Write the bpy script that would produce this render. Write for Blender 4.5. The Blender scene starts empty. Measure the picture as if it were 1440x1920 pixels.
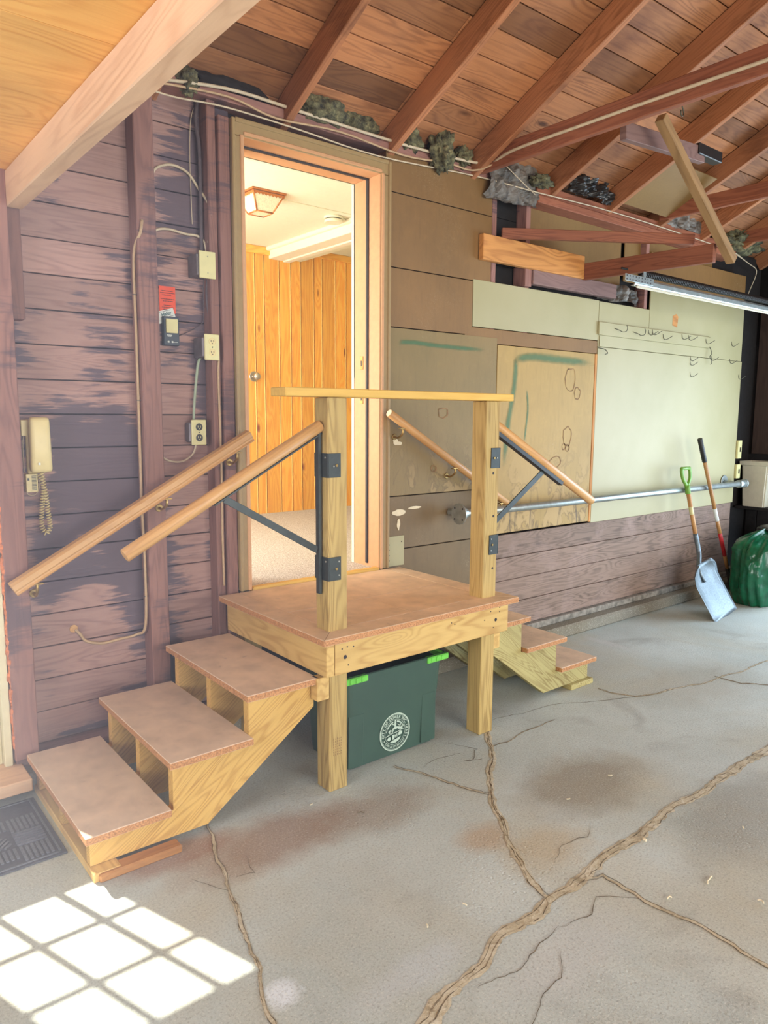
import bpy, bmesh, math, random
from mathutils import Vector, Matrix, noise
random.seed(7)
R = random.random
scene = bpy.context.scene
COL = scene.collection

# ---------------------------------------------------------------- camera
PITCH, YAW, ROLL, FPX, CAMH = math.radians(7.5), math.radians(38.9), math.radians(0.3), 1370.0, 1.5
fwd = Vector((math.sin(YAW)*math.cos(PITCH), math.cos(YAW)*math.cos(PITCH), -math.sin(PITCH)))
rt = Vector((math.cos(YAW), -math.sin(YAW), 0)); up0 = rt.cross(fwd)
r2 = math.cos(ROLL)*rt + math.sin(ROLL)*up0
u2 = -math.sin(ROLL)*rt + math.cos(ROLL)*up0
cd = bpy.data.cameras.new('camera'); cam = bpy.data.objects.new('camera', cd); COL.objects.link(cam)
m3 = Matrix((r2, u2, -fwd)).transposed()
cam.matrix_world = Matrix.Translation((0, 0, CAMH)) @ m3.to_4x4()
cd.sensor_fit = 'VERTICAL'; cd.sensor_height = 24.0; cd.lens = 24.0*FPX/1920.0
cd.clip_start = 0.05; cd.clip_end = 100
scene.camera = cam

# ---------------------------------------------------------------- light
scene.view_settings.view_transform = 'Standard'
scene.view_settings.look = 'None'
scene.view_settings.gamma = 1.0
scene.view_settings.use_curve_mapping = False
scene.view_settings.exposure = 0.0
w = bpy.data.worlds.new('sky'); scene.world = w; w.use_nodes = True
bg = w.node_tree.nodes['Background']
bg.inputs[0].default_value = (0.80, 0.90, 1.0, 1); bg.inputs[1].default_value = 3.0

def lamp(name, kind, loc, direction, energy, color, **kw):
    l = bpy.data.lights.new(name, kind); l.energy = energy; l.color = color
    for k, v in kw.items(): setattr(l, k, v)
    o = bpy.data.objects.new(name, l); COL.objects.link(o); o.location = loc
    o.rotation_euler = Vector(direction).to_track_quat('-Z', 'Y').to_euler()
    return o
# sun through the nine-lite door
lamp('sun', 'SUN', (0, 6, 6), (0.346, -1.0, -1.17), 25.0, (1.0, 0.95, 0.84), angle=math.radians(0.6))
# daylight entering by the garage doorway in the right wall and the wide doorway behind the camera
lamp('doorway_daylight', 'AREA', (6.9, 0.75, 1.1), (-1, 0.12, 0.10), 150.0, (0.60, 0.80, 1.0), shape='RECTANGLE', size=3.4, size_y=2.0)
lamp('window_daylight', 'AREA', (1.6, -3.9, 1.5), (0.05, 1, -0.05), 285.0, (1.0, 0.98, 0.90), shape='RECTANGLE', size=5.0, size_y=2.2)
lamp('left_wall_fill', 'AREA', (-2.3, 1.2, 1.5), (1, 0.55, 0.0), 110.0, (0.86, 0.88, 1.0), shape='RECTANGLE', size=1.6, size_y=1.4)  # added fill that brightens the left wall; no window stands there
# the room beyond the open door is lit by its own window
lamp('room_daylight', 'AREA', (0.75, 4.4, 1.75), (1, 0.05, 0.05), 88.0, (1.0, 0.97, 0.88), shape='RECTANGLE', size=1.7, size_y=1.6)

# ---------------------------------------------------------------- helpers
def C(r, g, b):
    f = lambda c: (c/255/12.92) if c/255 <= 0.04045 else ((c/255+0.055)/1.055)**2.4
    return (f(r), f(g), f(b), 1.0)
WM = {}
def link(o, parent=None, M=None):
    COL.objects.link(o)
    M = M if M is not None else Matrix.Identity(4)
    WM[o] = M
    if parent is not None:
        o.parent = parent; o.matrix_basis = WM[parent].inverted() @ M
    else:
        o.matrix_basis = M
    return o
def tag(o, label=None, cat=None, group=None, kind=None):
    if label: o['label'] = label
    if cat: o['category'] = cat
    if group: o['group'] = group
    if kind: o['kind'] = kind
    return o
def thing(name, loc, label=None, cat=None, group=None, kind=None):
    o = bpy.data.objects.new(name, None); o.empty_display_size = 0.1
    link(o, None, Matrix.Translation(loc)); return tag(o, label, cat, group, kind)
def finish(bm, name, mat, parent=None, M=None, smooth=False):
    me = bpy.data.meshes.new(name)
    bmesh.ops.recalc_face_normals(bm, faces=bm.faces)
    bm.to_mesh(me); bm.free()
    if smooth:
        for p in me.polygons: p.use_smooth = True
    if mat is not None:
        for m in (mat if isinstance(mat, (list, tuple)) else [mat]): me.materials.append(m)
    o = bpy.data.objects.new(name, me)
    return link(o, parent, M)
def box_bm(bm, x0, x1, y0, y1, z0, z1, M=None):
    vs = [bm.verts.new(Vector(p)) for p in ((x0,y0,z0),(x1,y0,z0),(x1,y1,z0),(x0,y1,z0),(x0,y0,z1),(x1,y0,z1),(x1,y1,z1),(x0,y1,z1))]
    if M is not None:
        for v in vs: v.co = M @ v.co
    for f in ((0,3,2,1),(4,5,6,7),(0,1,5,4),(1,2,6,5),(2,3,7,6),(3,0,4,7)): bm.faces.new([vs[i] for i in f])
    return vs
def box(name, x0, x1, y0, y1, z0, z1, mat, parent=None, bev=0.0, along='x'):
    """axis-aligned box whose local X runs along its grain"""
    c = Vector(((x0+x1)/2, (y0+y1)/2, (z0+z1)/2)); s = Vector((abs(x1-x0)/2, abs(y1-y0)/2, abs(z1-z0)/2))
    bm = bmesh.new()
    if along == 'x': Rm = Matrix.Identity(3); e = s
    elif along == 'y': Rm = Matrix(((0,-1,0),(1,0,0),(0,0,1))); e = Vector((s.y, s.x, s.z))
    else: Rm = Matrix(((0,0,-1),(0,1,0),(1,0,0))); e = Vector((s.z, s.y, s.x))
    box_bm(bm, -e.x, e.x, -e.y, e.y, -e.z, e.z)
    if bev: bmesh.ops.bevel(bm, geom=bm.edges[:], offset=min(bev, min(e)*0.45), segments=1, affect='EDGES', profile=0.5)
    return finish(bm, name, mat, parent, Matrix.Translation(c) @ Rm.to_4x4())
def frame(a, b, upv=(0,0,1)):
    a = Vector(a); b = Vector(b); x = (b-a).normalized(); z = Vector(upv); z = (z - x*z.dot(x)).normalized(); y = z.cross(x)
    return Matrix((x, y, z)).transposed().to_4x4(), (b-a).length, a, b
def bar(name, a, b, wid, thk, mat, parent=None, upv=(0,0,1), bev=0.002, M0=None):
    """lumber from a to b; wid across, thk along upv"""
    Rm, L, a, b = frame(a, b, upv)
    bm = bmesh.new(); box_bm(bm, -L/2, L/2, -wid/2, wid/2, -thk/2, thk/2)
    if bev: bmesh.ops.bevel(bm, geom=bm.edges[:], offset=min(bev, thk*.3), segments=1, affect='EDGES')
    return finish(bm, name, mat, parent, Matrix.Translation((a+b)/2) @ Rm)
def poly(name, pts, t, n, mat, parent=None, bev=0.0, origin=None, xdir=None):
    """prism: outline pts (3-D, planar) pushed by t along n; local X along xdir"""
    pts = [Vector(p) for p in pts]; n = Vector(n).normalized()
    o = Vector(origin) if origin else sum(pts, Vector())/len(pts)
    x = Vector(xdir) if xdir else (pts[1]-pts[0]); x = (x-n*x.dot(n)).normalized(); y = n.cross(x)
    M = Matrix.Translation(o) @ Matrix((x, y, n)).transposed().to_4x4(); Mi = M.inverted()
    bm = bmesh.new(); lo = [bm.verts.new(Mi @ p) for p in pts]; hi = [bm.verts.new(Mi @ (p+n*t)) for p in pts]
    bm.faces.new(lo); bm.faces.new(hi[::-1]); k = len(pts)
    for i in range(k): bm.faces.new((lo[i], lo[(i+1)%k], hi[(i+1)%k], hi[i]))
    if bev: bmesh.ops.bevel(bm, geom=bm.edges[:], offset=bev, segments=1, affect='EDGES')
    return finish(bm, name, mat, parent, M)
def smooth_path(pts, n=5):
    P = [Vector(p) for p in pts]
    if len(P) < 3: return P
    P2 = [P[0]*2-P[1]] + P + [P[-1]*2-P[-2]]; out = []
    for i in range(1, len(P2)-2):
        p0, p1, p2, p3 = P2[i-1:i+3]
        for k in range(n):
            t = k/n
            out.append(0.5*((2*p1)+(p2-p0)*t+(2*p0-5*p1+4*p2-p3)*t*t+(3*p1-p0-3*p2+p3)*t**3))
    out.append(P[-1]); return out
def tube_bm(bm, pts, r, seg=8, flat=1.0, caps=True):
    P = [Vector(p) for p in pts]; rings = []
    rr = r if isinstance(r, (list, tuple)) else [r]*len(P)
    prev = None
    for i, p in enumerate(P):
        d = (P[min(i+1, len(P)-1)]-P[max(i-1, 0)]).normalized()
        if prev is None:
            u = Vector((0, 0, 1)) if abs(d.z) < 0.9 else Vector((0, 1, 0))
        else: u = prev
        u = (u-d*u.dot(d)).normalized(); v = d.cross(u); prev = u
        rings.append([bm.verts.new(p+(u*math.cos(a)*flat+v*math.sin(a))*rr[i]) for a in [2*math.pi*k/seg for k in range(seg)]])
    for a, b in zip(rings, rings[1:]):
        for k in range(seg): bm.faces.new((a[k], a[(k+1)%seg], b[(k+1)%seg], b[k]))
    if caps: bm.faces.new(rings[0]); bm.faces.new(rings[-1][::-1])
def tube(name, pts, r, mat, parent=None, seg=8, smooth=5, flat=1.0):
    P = [Vector(p) for p in pts]; P = smooth_path(P, smooth) if smooth else P
    o = P[0]
    bm = bmesh.new(); tube_bm(bm, [p-o for p in P], r, seg, flat)
    ob = finish(bm, name, mat, parent, Matrix.Translation(o), smooth=True)
    if len(P) == 2: flat_caps(ob)
    return ob
def flat_caps(o):
    for p in o.data.polygons:
        if len(p.vertices) > 4: p.use_smooth = False
def rod(name, a, b, r, mat, parent=None, seg=16, r2=None, local=True):
    """straight round bar with local X along it"""
    Rm, L, a, b = frame(a, b, (0, 0, 1) if abs((Vector(b)-Vector(a)).normalized().z) < .95 else (0, 1, 0))
    bm = bmesh.new(); c = min(r*.15, .003)
    tube_bm(bm, [(-L/2,0,0),(-L/2+c,0,0),(L/2-c,0,0),(L/2,0,0)], [r-c, r, r2 or r, (r2 or r)-c], seg)
    o = finish(bm, name, mat, parent, Matrix.Translation((a+b)/2) @ Rm, smooth=True); flat_caps(o); return o
def text_bm(s, size, bold=False):
    cu = bpy.data.curves.new('t', 'FONT'); cu.body = s; cu.size = size; cu.align_x = 'CENTER'; cu.align_y = 'CENTER'
    cu.extrude = 0.0; cu.resolution_u = 3
    if bold: cu.offset = size*0.025
    o = bpy.data.objects.new('t', cu); COL.objects.link(o)
    dg = bpy.context.evaluated_depsgraph_get(); me = bpy.data.meshes.new_from_object(o.evaluated_get(dg))
    bm = bmesh.new(); bm.from_mesh(me); bpy.data.objects.remove(o); bpy.data.meshes.remove(me); bpy.data.curves.remove(cu)
    return bm
def add_bm(dst, src, M):
    mp = {v: dst.verts.new(M @ v.co) for v in src.verts}
    for f in src.faces:
        try: dst.faces.new([mp[v] for v in f.verts])
        except ValueError: pass
    src.free()
def wallM(x, y, z, rot=0):
    """local XY drawn on a wall facing -y"""
    return Matrix.Translation((x, y, z)) @ Matrix.Rotation(math.radians(90), 4, 'X') @ Matrix.Rotation(rot, 4, 'Z')

# ---------------------------------------------------------------- materials
class N:
    def __init__(s, name):
        s.m = bpy.data.materials.new(name); s.m.use_nodes = True; s.t = s.m.node_tree
        s.b = s.t.nodes['Principled BSDF']; s.b.inputs['Roughness'].default_value = 0.8
    def n(s, t, **kw):
        x = s.t.nodes.new(t)
        for k, v in kw.items(): setattr(x, k, v)
        return x
    def l(s, a, b): s.t.links.new(a, b)
    def set(s, sock, v):
        if hasattr(v, 'is_linked') or isinstance(v, bpy.types.NodeSocket): s.l(v, sock)
        else: sock.default_value = v
    def math(s, op, a, b=None, c=None, clamp=False):
        x = s.n('ShaderNodeMath', operation=op); x.use_clamp = clamp
        s.set(x.inputs[0], a)
        if b is not None: s.set(x.inputs[1], b)
        if c is not None: s.set(x.inputs[2], c)
        return x.outputs[0]
    def noise(s, vec, scale=5, detail=3, rough=.5, dist=0):
        x = s.n('ShaderNodeTexNoise'); s.l(vec, x.inputs['Vector'])
        x.inputs['Scale'].default_value = scale; x.inputs['Detail'].default_value = detail
        x.inputs['Roughness'].default_value = rough; x.inputs['Distortion'].default_value = dist
        return x.outputs['Fac']
    def map(s, vec, sc=(1,1,1), loc=(0,0,0)):
        x = s.n('ShaderNodeMapping'); s.l(vec, x.inputs['Vector'])
        x.inputs['Scale'].default_value = sc; x.inputs['Location'].default_value = loc; return x.outputs[0]
    def ramp(s, fac, stops):
        x = s.n('ShaderNodeValToRGB'); s.l(fac, x.inputs[0]); e = x.color_ramp.elements
        while len(e) < len(stops): e.new(0.5)
        for i, (p, c) in enumerate(stops): e[i].position = p; e[i].color = c if len(c) == 4 else (*c, 1)
        return x.outputs[0]
    def step(s, fac, a, b):
        x = s.n('ShaderNodeMapRange'); s.set(x.inputs[0], fac); x.inputs[1].default_value = a; x.inputs[2].default_value = b
        x.clamp = True; return x.outputs[0]
    def mix(s, f, a, b, mode='MIX'):
        x = s.n('ShaderNodeMix', data_type='RGBA', blend_type=mode); s.set(x.inputs[0], f)
        s.set(x.inputs[6], a); s.set(x.inputs[7], b); return x.outputs[2]
    def obj(s, rnd=True):
        tc = s.n('ShaderNodeTexCoord').outputs['Object']
        if not rnd: return tc
        oi = s.n('ShaderNodeObjectInfo'); v = s.n('ShaderNodeVectorMath', operation='SCALE')
        cb = s.n('ShaderNodeCombineXYZ'); s.l(oi.outputs['Random'], cb.inputs[0])
        s.l(s.math('MULTIPLY', oi.outputs['Random'], 3.7), cb.inputs[1]); s.l(s.math('MULTIPLY', oi.outputs['Random'], 7.3), cb.inputs[2])
        s.l(cb.outputs[0], v.inputs[0]); v.inputs['Scale'].default_value = 17.0
        a = s.n('ShaderNodeVectorMath', operation='ADD'); s.l(tc, a.inputs[0]); s.l(v.outputs[0], a.inputs[1]); return a.outputs[0]
    def pos(s): return s.n('ShaderNodeNewGeometry').outputs['Position']
    def rand(s): return s.n('ShaderNodeObjectInfo').outputs['Random']
    def bump(s, h, st=.3, d=.01):
        x = s.n('ShaderNodeBump'); s.l(h, x.inputs['Height']); x.inputs['Strength'].default_value = st
        x.inputs['Distance'].default_value = d; s.l(x.outputs[0], s.b.inputs['Normal'])
    def out(s, col=None, rough=None, metal=None, spec=None):
        if col is not None: s.set(s.b.inputs['Base Color'], col)
        if rough is not None: s.set(s.b.inputs['Roughness'], rough)
        if metal is not None: s.b.inputs['Metallic'].default_value = metal
        if spec is not None: s.b.inputs['Specular IOR Level'].default_value = spec
        return s.m

def plain(name, c, rough=.6, metal=0, var=.08, nscale=30, bump=0.0):
    n = N(name); v = n.obj(); f = n.noise(v, nscale, 4, .6)
    d = tuple(x*(1-var*2) for x in c[:3])+(1,); l = tuple(min(1, x*(1+var)) for x in c[:3])+(1,)
    if bump: n.bump(f, bump, .003)
    return n.out(n.ramp(f, [(.3, d), (.7, l)]), rough, metal)

def wood(name, c_light, c_dark, rings=26, knots=.75, knotc=None, tint=.18, stain=None, rough=.72, fib=.25, bump=.25, ksc=(1.6, 5.5), stretch=7.0, ringc=.5, wear=None):
    n = N(name); v = n.obj()
    # knots
    kv = n.map(v, (ksc[0], ksc[1], ksc[1]))
    vo = n.n('ShaderNodeTexVoronoi'); n.l(kv, vo.inputs['Vector']); vo.inputs['Scale'].default_value = 1.0; vo.inputs['Randomness'].default_value = 1.0
    kd = vo.outputs['Distance']
    kr = n.step(kd, .42, .0)                  # 1 at the centre
    base = n.noise(n.map(v, (.9, stretch, stretch)), 1.0, 2, .45, .25)
    h = n.math('ADD', base, n.math('MULTIPLY', n.math('POWER', kr, 2.0), knots*.55))
    wob = n.noise(n.map(v, (2.5, 30, 30)), 1.0, 4, .6)
    h = n.math('ADD', h, n.math('MULTIPLY', wob, .06))
    ring = n.math('MULTIPLY_ADD', n.math('SINE', n.math('MULTIPLY', h, rings*6.283)), .5, .5)
    ring = n.math('POWER', ring, 2.2)
    fade = n.step(n.noise(n.map(v, (1.5, 9, 9), (3,1,2)), 1.0, 3, .6), .30, .66)
    ring = n.math('MULTIPLY', ring, n.math('MULTIPLY_ADD', fade, .8, .2))
    fine = n.noise(n.map(v, (4, 130, 130)), 1.0, 5, .75)
    g = n.math('ADD', n.math('MULTIPLY', ring, ringc), n.math('MULTIPLY', n.math('SUBTRACT', fine, .12), fib*2.4), clamp=True)
    col = n.mix(g, c_light, c_dark)
    # board to board and slow tint
    slow = n.noise(n.map(v, (1.2, 4, 4)), 1.0, 2, .5)
    tv = n.math('ADD', n.math('MULTIPLY', n.math('SUBTRACT', n.rand(), .5), tint*2), n.math('MULTIPLY', n.math('SUBTRACT', slow, .5), .5))
    hsv = n.n('ShaderNodeHueSaturation'); n.l(col, hsv.inputs['Color']); n.l(n.math('ADD', 1.0, tv), hsv.inputs['Value']); col = hsv.outputs[0]
    if knots > .05:
        kc = knotc or tuple(x*.35 for x in c_dark[:3])+(1,)
        km = n.step(n.math('ADD', kd, n.math('MULTIPLY', wob, .04)), .115*knots, .05*knots)
        col = n.mix(n.math('MULTIPLY', km, .85), col, kc)
    if stain:
        sc, lo, hi, am = stain
        p = n.pos()
        big = n.noise(n.map(p, (2.6, 2.6, 1.7)), 1.0, 2, .5)
        stk = n.noise(n.map(p, (3.4, 3.4, 34)), 1.0, 5, .7)
        s_ = n.math('ADD', big, n.math('MULTIPLY', n.math('SUBTRACT', stk, .5), .52))
        sm = n.math('MULTIPLY', n.step(s_, lo, hi), am)
        col = n.mix(sm, col, sc)
    if wear:
        p = n.pos(); wn = n.noise(p, 3.5, 6, .7); col = n.mix(n.math('MULTIPLY', n.step(wn, .5, .75), .6), col, wear)
    n.bump(n.math('ADD', ring, fine), bump, .0015)
    return n.out(col, rough)

M = {}
M['siding'] = wood('siding_wood', C(180,144,134), C(132,98,94), rings=13, stretch=12, knots=.7, ksc=(1.3, 4), stain=(C(78,70,86), .475, .525, .85), tint=.12)
M['siding_low'] = wood('weathered_siding_wood', C(154,128,112), C(94,76,64), ringc=.65, rings=13, stretch=12, knots=.95, ksc=(1.1, 4.6), stain=(C(62,54,58), .60, .78, .7), wear=C(172,146,136), tint=.12)
M['stud'] = wood('old_stud_wood', C(158,114,102), C(108,74,70), rings=14, stretch=11, knots=.5, stain=(C(74,62,74), .58, .66, .7))
M['rafter'] = wood('rafter_wood', C(182,122,82), C(124,76,48), rings=14, stretch=12, knots=.6, tint=.16, stain=(C(70,36,26), .54, .78, .6))
M['roof'] = wood('roof_board_wood', C(176,120,78), C(116,72,48), rings=13, stretch=10, knots=.95, ksc=(1.3, 4.2), tint=.46, stain=(C(88,46,32), .50, .80, .65), knotc=C(60,30,20))
M['beam'] = wood('beam_wood', C(238,200,162), C(204,160,124), rings=12, knots=.5, ksc=(.9, 5), tint=.05)
M['tie'] = wood('tie_wood', C(160,98,70), C(108,58,42), rings=14, stretch=12, knots=.5)
M['plysoffit'] = wood('ceiling_plywood', C(255,202,116), C(226,152,72), rings=20, knots=.45, ksc=(1.2, 2.2), stretch=3.2, tint=.05, fib=.3)
M['yellow'] = wood('pine_lumber', C(218,184,114), C(172,126,66), ringc=.6, rings=12, knots=.75, ksc=(1.6, 6.5), tint=.07, knotc=C(110,66,34), fib=.18)
M['treated'] = wood('treated_post_wood', C(196,168,104), C(136,106,54), ringc=.7, rings=14, stretch=13, knots=.35, ksc=(1.2, 5), tint=.04, fib=.22)
M['string'] = wood('stringer_fir', C(224,184,104), C(174,124,54), ringc=.65, rings=22, knots=.45, ksc=(1.2, 3), stretch=9, tint=.06, knotc=C(140,74,36))
M['string2'] = wood('treated_stringer', C(194,182,122), C(134,112,60), ringc=.7, rings=26, knots=.3, ksc=(1.2, 3), stretch=9, tint=.05)
M['rail'] = wood('handrail_oak', C(216,168,108), C(176,126,76), rings=9, stretch=14, knots=0.0, tint=.05, rough=.42, bump=.1)
M['cap'] = wood('rail_cap_pine', C(218,178,90), C(190,146,62), rings=10, knots=.2, tint=.03)
M['oldboard'] = wood('mauve_board', C(136,108,102), C(98,72,70), rings=12, knots=.8)
M['dull'] = wood('dull_brown_strut', C(156,124,84), C(108,82,54), rings=10, knots=.2)
M['golden'] = wood('golden_board', C(206,146,80), C(150,92,44), rings=12, knots=.55, ksc=(2.4, 6))

def mdf_mat(name, c, edge=False):
    n = N(name); v = n.obj(); a = n.noise(v, 9, 4, .6); b = n.noise(v, 420, 2, .6)
    d = tuple(x*.80 for x in c[:3])+(1,); l = tuple(min(1, x*1.12) for x in c[:3])+(1,)
    col = n.ramp(a, [(.3, d), (.7, l)]); col = n.mix(n.math('MULTIPLY', n.step(b, .55, .75), .35), col, tuple(x*.6 for x in c[:3])+(1,))
    p = n.noise(v, 22, 3, .7); col = n.mix(n.math('MULTIPLY', n.step(p, .66, .72), .35), col, C(150,130,120))
    gn = n.n('ShaderNodeNewGeometry'); sn_ = n.n('ShaderNodeSeparateXYZ'); n.l(gn.outputs['Normal'], sn_.inputs[0])
    side = n.step(n.math('ABSOLUTE', sn_.outputs[2]), .5, .3); eg = n.noise(v, 160, 3, .7)
    col = n.mix(side, col, n.ramp(eg, [(.35, C(150,98,58)), (.6, C(206,150,100))]))
    n.bump(b, .25, .001); return n.out(col, .7)
M['mdf'] = mdf_mat('particleboard_tread', C(226,200,174))
M['mdfdeck'] = mdf_mat('particleboard_deck', C(222,192,158))

def pine_mat():
    n = N('knotty_pine_panelling'); v = n.obj()
    vo = n.n('ShaderNodeTexVoronoi'); n.l(n.map(v, (2.2, 7, 7)), vo.inputs['Vector']); vo.inputs['Scale'].default_value = 1.0
    kd = vo.outputs['Distance']; base = n.noise(n.map(v, (.7, 7, 7)), 1.0, 2, .5, .3)
    h = n.math('ADD', base, n.math('MULTIPLY', n.math('POWER', n.step(kd, .4, 0), 2), .3))
    ring = n.math('MULTIPLY_ADD', n.math('SINE', n.math('MULTIPLY', h, 80)), .5, .5)
    col = n.mix(n.math('MULTIPLY', ring, .6), C(255,190,84), C(236,150,50))
    hsv = n.n('ShaderNodeHueSaturation'); n.l(col, hsv.inputs['Color']); n.l(n.math('MULTIPLY_ADD', n.rand(), .25, .86), hsv.inputs['Value']); col = hsv.outputs[0]
    col = n.mix(n.step(kd, .11, .05), col, C(140,62,22)); return n.out(col, .45)
M['pine'] = pine_mat()
M['pinebead'] = plain('pale_pine_bead', C(252,206,110), .45, var=.06)

def hard_mat(name, c, c2, lowz=None, scratch=True):
    """painted / bare hardboard, blotched and scratched; water stains near the foot"""
    n = N(name); p = n.pos()
    a = n.noise(p, 1.8, 3, .5); col = n.ramp(a, [(.35, c), (.7, c2)])
    b = n.noise(p, 14, 6, .75); col = n.mix(n.math('MULTIPLY', n.step(b, .52, .8), .30), col, tuple(min(1, x*1.6) for x in c[:3])+(1,))
    dn = n.noise(n.map(p, (60, 60, 9)), 1.0, 3, .6); col = n.mix(n.math('MULTIPLY', n.step(dn, .5, .9), .35), col, tuple(x*.6 for x in c[:3])+(1,))
    if scratch:
        s = n.noise(n.map(p, (26, 1, 26)), 1.0, 2, .5, 3.5); line = n.step(n.math('ABSOLUTE', n.math('SUBTRACT', s, .5)), .006, .0)
        gate = n.step(n.noise(p, 2.6, 2, .5), .55, .68); col = n.mix(n.math('MULTIPLY', n.math('MULTIPLY', line, gate), .7), col, C(214,196,160))
    if lowz is not None:
        sep = n.n('ShaderNodeSeparateXYZ'); n.l(p, sep.inputs[0]); z = sep.outputs[2]
        zone = n.step(z, lowz+.62, lowz+.18)
        q = n.noise(n.map(p, (7, 7, 5)), 1.0, 4, .6, .8)
        ringm = n.step(n.math('ABSOLUTE', n.math('SUBTRACT', q, .52)), .03, .004)
        col = n.mix(n.math('MULTIPLY', n.math('MULTIPLY', ringm, zone), .5), col, C(100,76,52))
        inner = n.math('MULTIPLY', n.step(q, .53, .57), zone); col = n.mix(n.math('MULTIPLY', inner, .45), col, C(190,158,108))
        drip = n.noise(n.map(p, (24, 24, 3.0)), 1.0, 3, .55, .5)
        dz = n.step(z, lowz+.30, lowz+.12); col = n.mix(n.math('MULTIPLY', n.math('MULTIPLY', n.step(drip, .55, .66), dz), .8), col, C(66,52,38))
    n.bump(b, .12, .002); return n.out(col, .62)
M['hard'] = hard_mat('brown_hardboard', C(124,92,50), C(140,104,58))
M['hardlow'] = hard_mat('stained_hardboard', C(128,108,64), C(142,118,72), lowz=.78)
M['hardbot'] = hard_mat('dark_hardboard', C(110,90,58), C(124,100,64))
M['hardtan'] = hard_mat('tan_hardboard', C(166,136,76), C(178,146,82), lowz=.72)
M['olive'] = hard_mat('olive_hardboard', C(128,98,56), C(142,112,64), scratch=False)

def white_mat():
    n = N('whitewashed_hardboard'); p = n.pos()
    sx = n.n('ShaderNodeSeparateXYZ'); n.l(p, sx.inputs[0])
    a = n.noise(p, 1.4, 4, .55); col = n.ramp(a, [(.3, C(164,156,114)), (.7, C(178,170,132))])
    sp = n.noise(p, 90, 3, .7); col = n.mix(n.math('MULTIPLY', n.step(sp, .68, .76), .5), col, C(120,112,84))
    s = n.noise(n.map(p, (9, 1, 9)), 1.0, 3, .6, 3.0); line = n.step(n.math('ABSOLUTE', n.math('SUBTRACT', s, .5)), .006, .0)
    gate = n.step(n.noise(p, 2.2, 2, .5), .52, .66); col = n.mix(n.math('MULTIPLY', n.math('MULTIPLY', line, gate), .45), col, C(150,146,120))
    n.bump(a, .1, .002); return n.out(col, .5)
M['white'] = white_mat()

def concrete(name, c1, c2, tan, coarse=True):
    n = N(name); p = n.pos()
    a = n.noise(p, 1.1, 5, .6); col = n.ramp(a, [(.32, c1), (.68, c2)])
    t = n.noise(n.map(p, (1,1,1), (7, 3, 0)), .9, 4, .62, .4); col = n.mix(n.math('MULTIPLY', n.step(t, .47, .66), .75), col, tan)
    d = n.noise(n.map(p, (1,1,1), (2, 9, 0)), 2.2, 4, .6, .6); col = n.mix(n.math('MULTIPLY', n.step(d, .58, .74), .35), col, C(112,106,100))
    if coarse:
        sx = n.n('ShaderNodeSeparateXYZ'); n.l(p, sx.inputs[0])
        def blob(x, y, rx, ry, colr, am, ns=5.0):
            nonlocal col
            dx = n.math('DIVIDE', n.math('SUBTRACT', sx.outputs[0], x), rx); dy = n.math('DIVIDE', n.math('SUBTRACT', sx.outputs[1], y), ry)
            r = n.math('SQRT', n.math('ADD', n.math('MULTIPLY', dx, dx), n.math('MULTIPLY', dy, dy)))
            r = n.math('ADD', r, n.math('MULTIPLY', n.math('SUBTRACT', n.noise(p, ns, 5, .65), .5), 1.1))
            col = n.mix(n.math('MULTIPLY', n.step(r, 1.1, .45), am), col, colr)
        blob(1.22, 2.13, .42, .17, C(150,118,94), .70)
        blob(.92, 2.26, .26, .10, C(150,104,76), .62)
        blob(1.62, 2.06, .30, .16, C(146,122,98), .5)
        blob(1.83, 1.68, .13, .10, C(182,140,84), .5)
        blob(1.95, 1.50, .22, .13, C(190,172,138), .6)
        blob(2.42, 1.70, .38, .22, C(136,120,96), .6)
        blob(2.75, 1.15, .5, .25, C(128,122,110), .45)
        blob(1.62, 1.13, .30, .12, C(196,198,196), .5)
        blob(1.2, 1.35, .22, .07, C(196,204,208), .5)
        blob(.885, 1.51, .055, .055, C(226,234,240), .85, 30)
        blob(4.14, 2.73, .05, .20, C(206,208,204), .7, 14)
        blob(3.9, 2.0, .5, .3, C(170,160,140), .4)
    g = n.noise(p, 120, 4, .8); col = n.mix(n.math('MULTIPLY', n.step(g, .50, .70), .55), col, C(104,98,86))
    g2 = n.noise(n.map(p, (1,1,1), (5,5,5)), 150, 3, .8); col = n.mix(n.math('MULTIPLY', n.step(g2, .54, .70), .5), col, C(236,232,220))
    pit = n.n('ShaderNodeTexVoronoi'); n.l(p, pit.inputs['Vector']); pit.inputs['Scale'].default_value = 60
    rough = n.step(n.noise(n.map(p, (1,1,1), (1, 1, 0)), 1.3, 3, .5), .45, .62)
    hgt = n.math('ADD', g, n.math('MULTIPLY', n.math('MULTIPLY', n.step(pit.outputs['Distance'], .0, .35), rough), .9))
    n.bump(hgt, .55, .004); return n.out(col, .86)
M['concrete'] = concrete('floor_concrete', C(176,184,178), C(204,212,208), C(188,182,160))
M['curb'] = concrete('curb_concrete', C(118,112,100), C(150,142,124), C(128,116,92), coarse=False)
def mortar():
    n = N('crack_mortar'); v = n.pos(); a = n.noise(n.map(v, (9, 9, 9)), 1.0, 6, .75, 1.5); b = n.noise(v, 70, 4, .7)
    col = n.ramp(a, [(.36, C(166,152,124)), (.5, C(198,186,158)), (.66, C(214,206,184))]); col = n.mix(n.math('MULTIPLY', n.step(b, .56, .7), .45), col, C(88,76,60))
    n.bump(n.math('ADD', a, b), .8, .008); return n.out(col, .9)
M['mortar'] = mortar()
M['crackdark'] = plain('crack_dark_edge', C(118,106,86), .95, var=.3)  # dark brown of the jagged crack edges and one crumb
M['carpet'] = None
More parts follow.
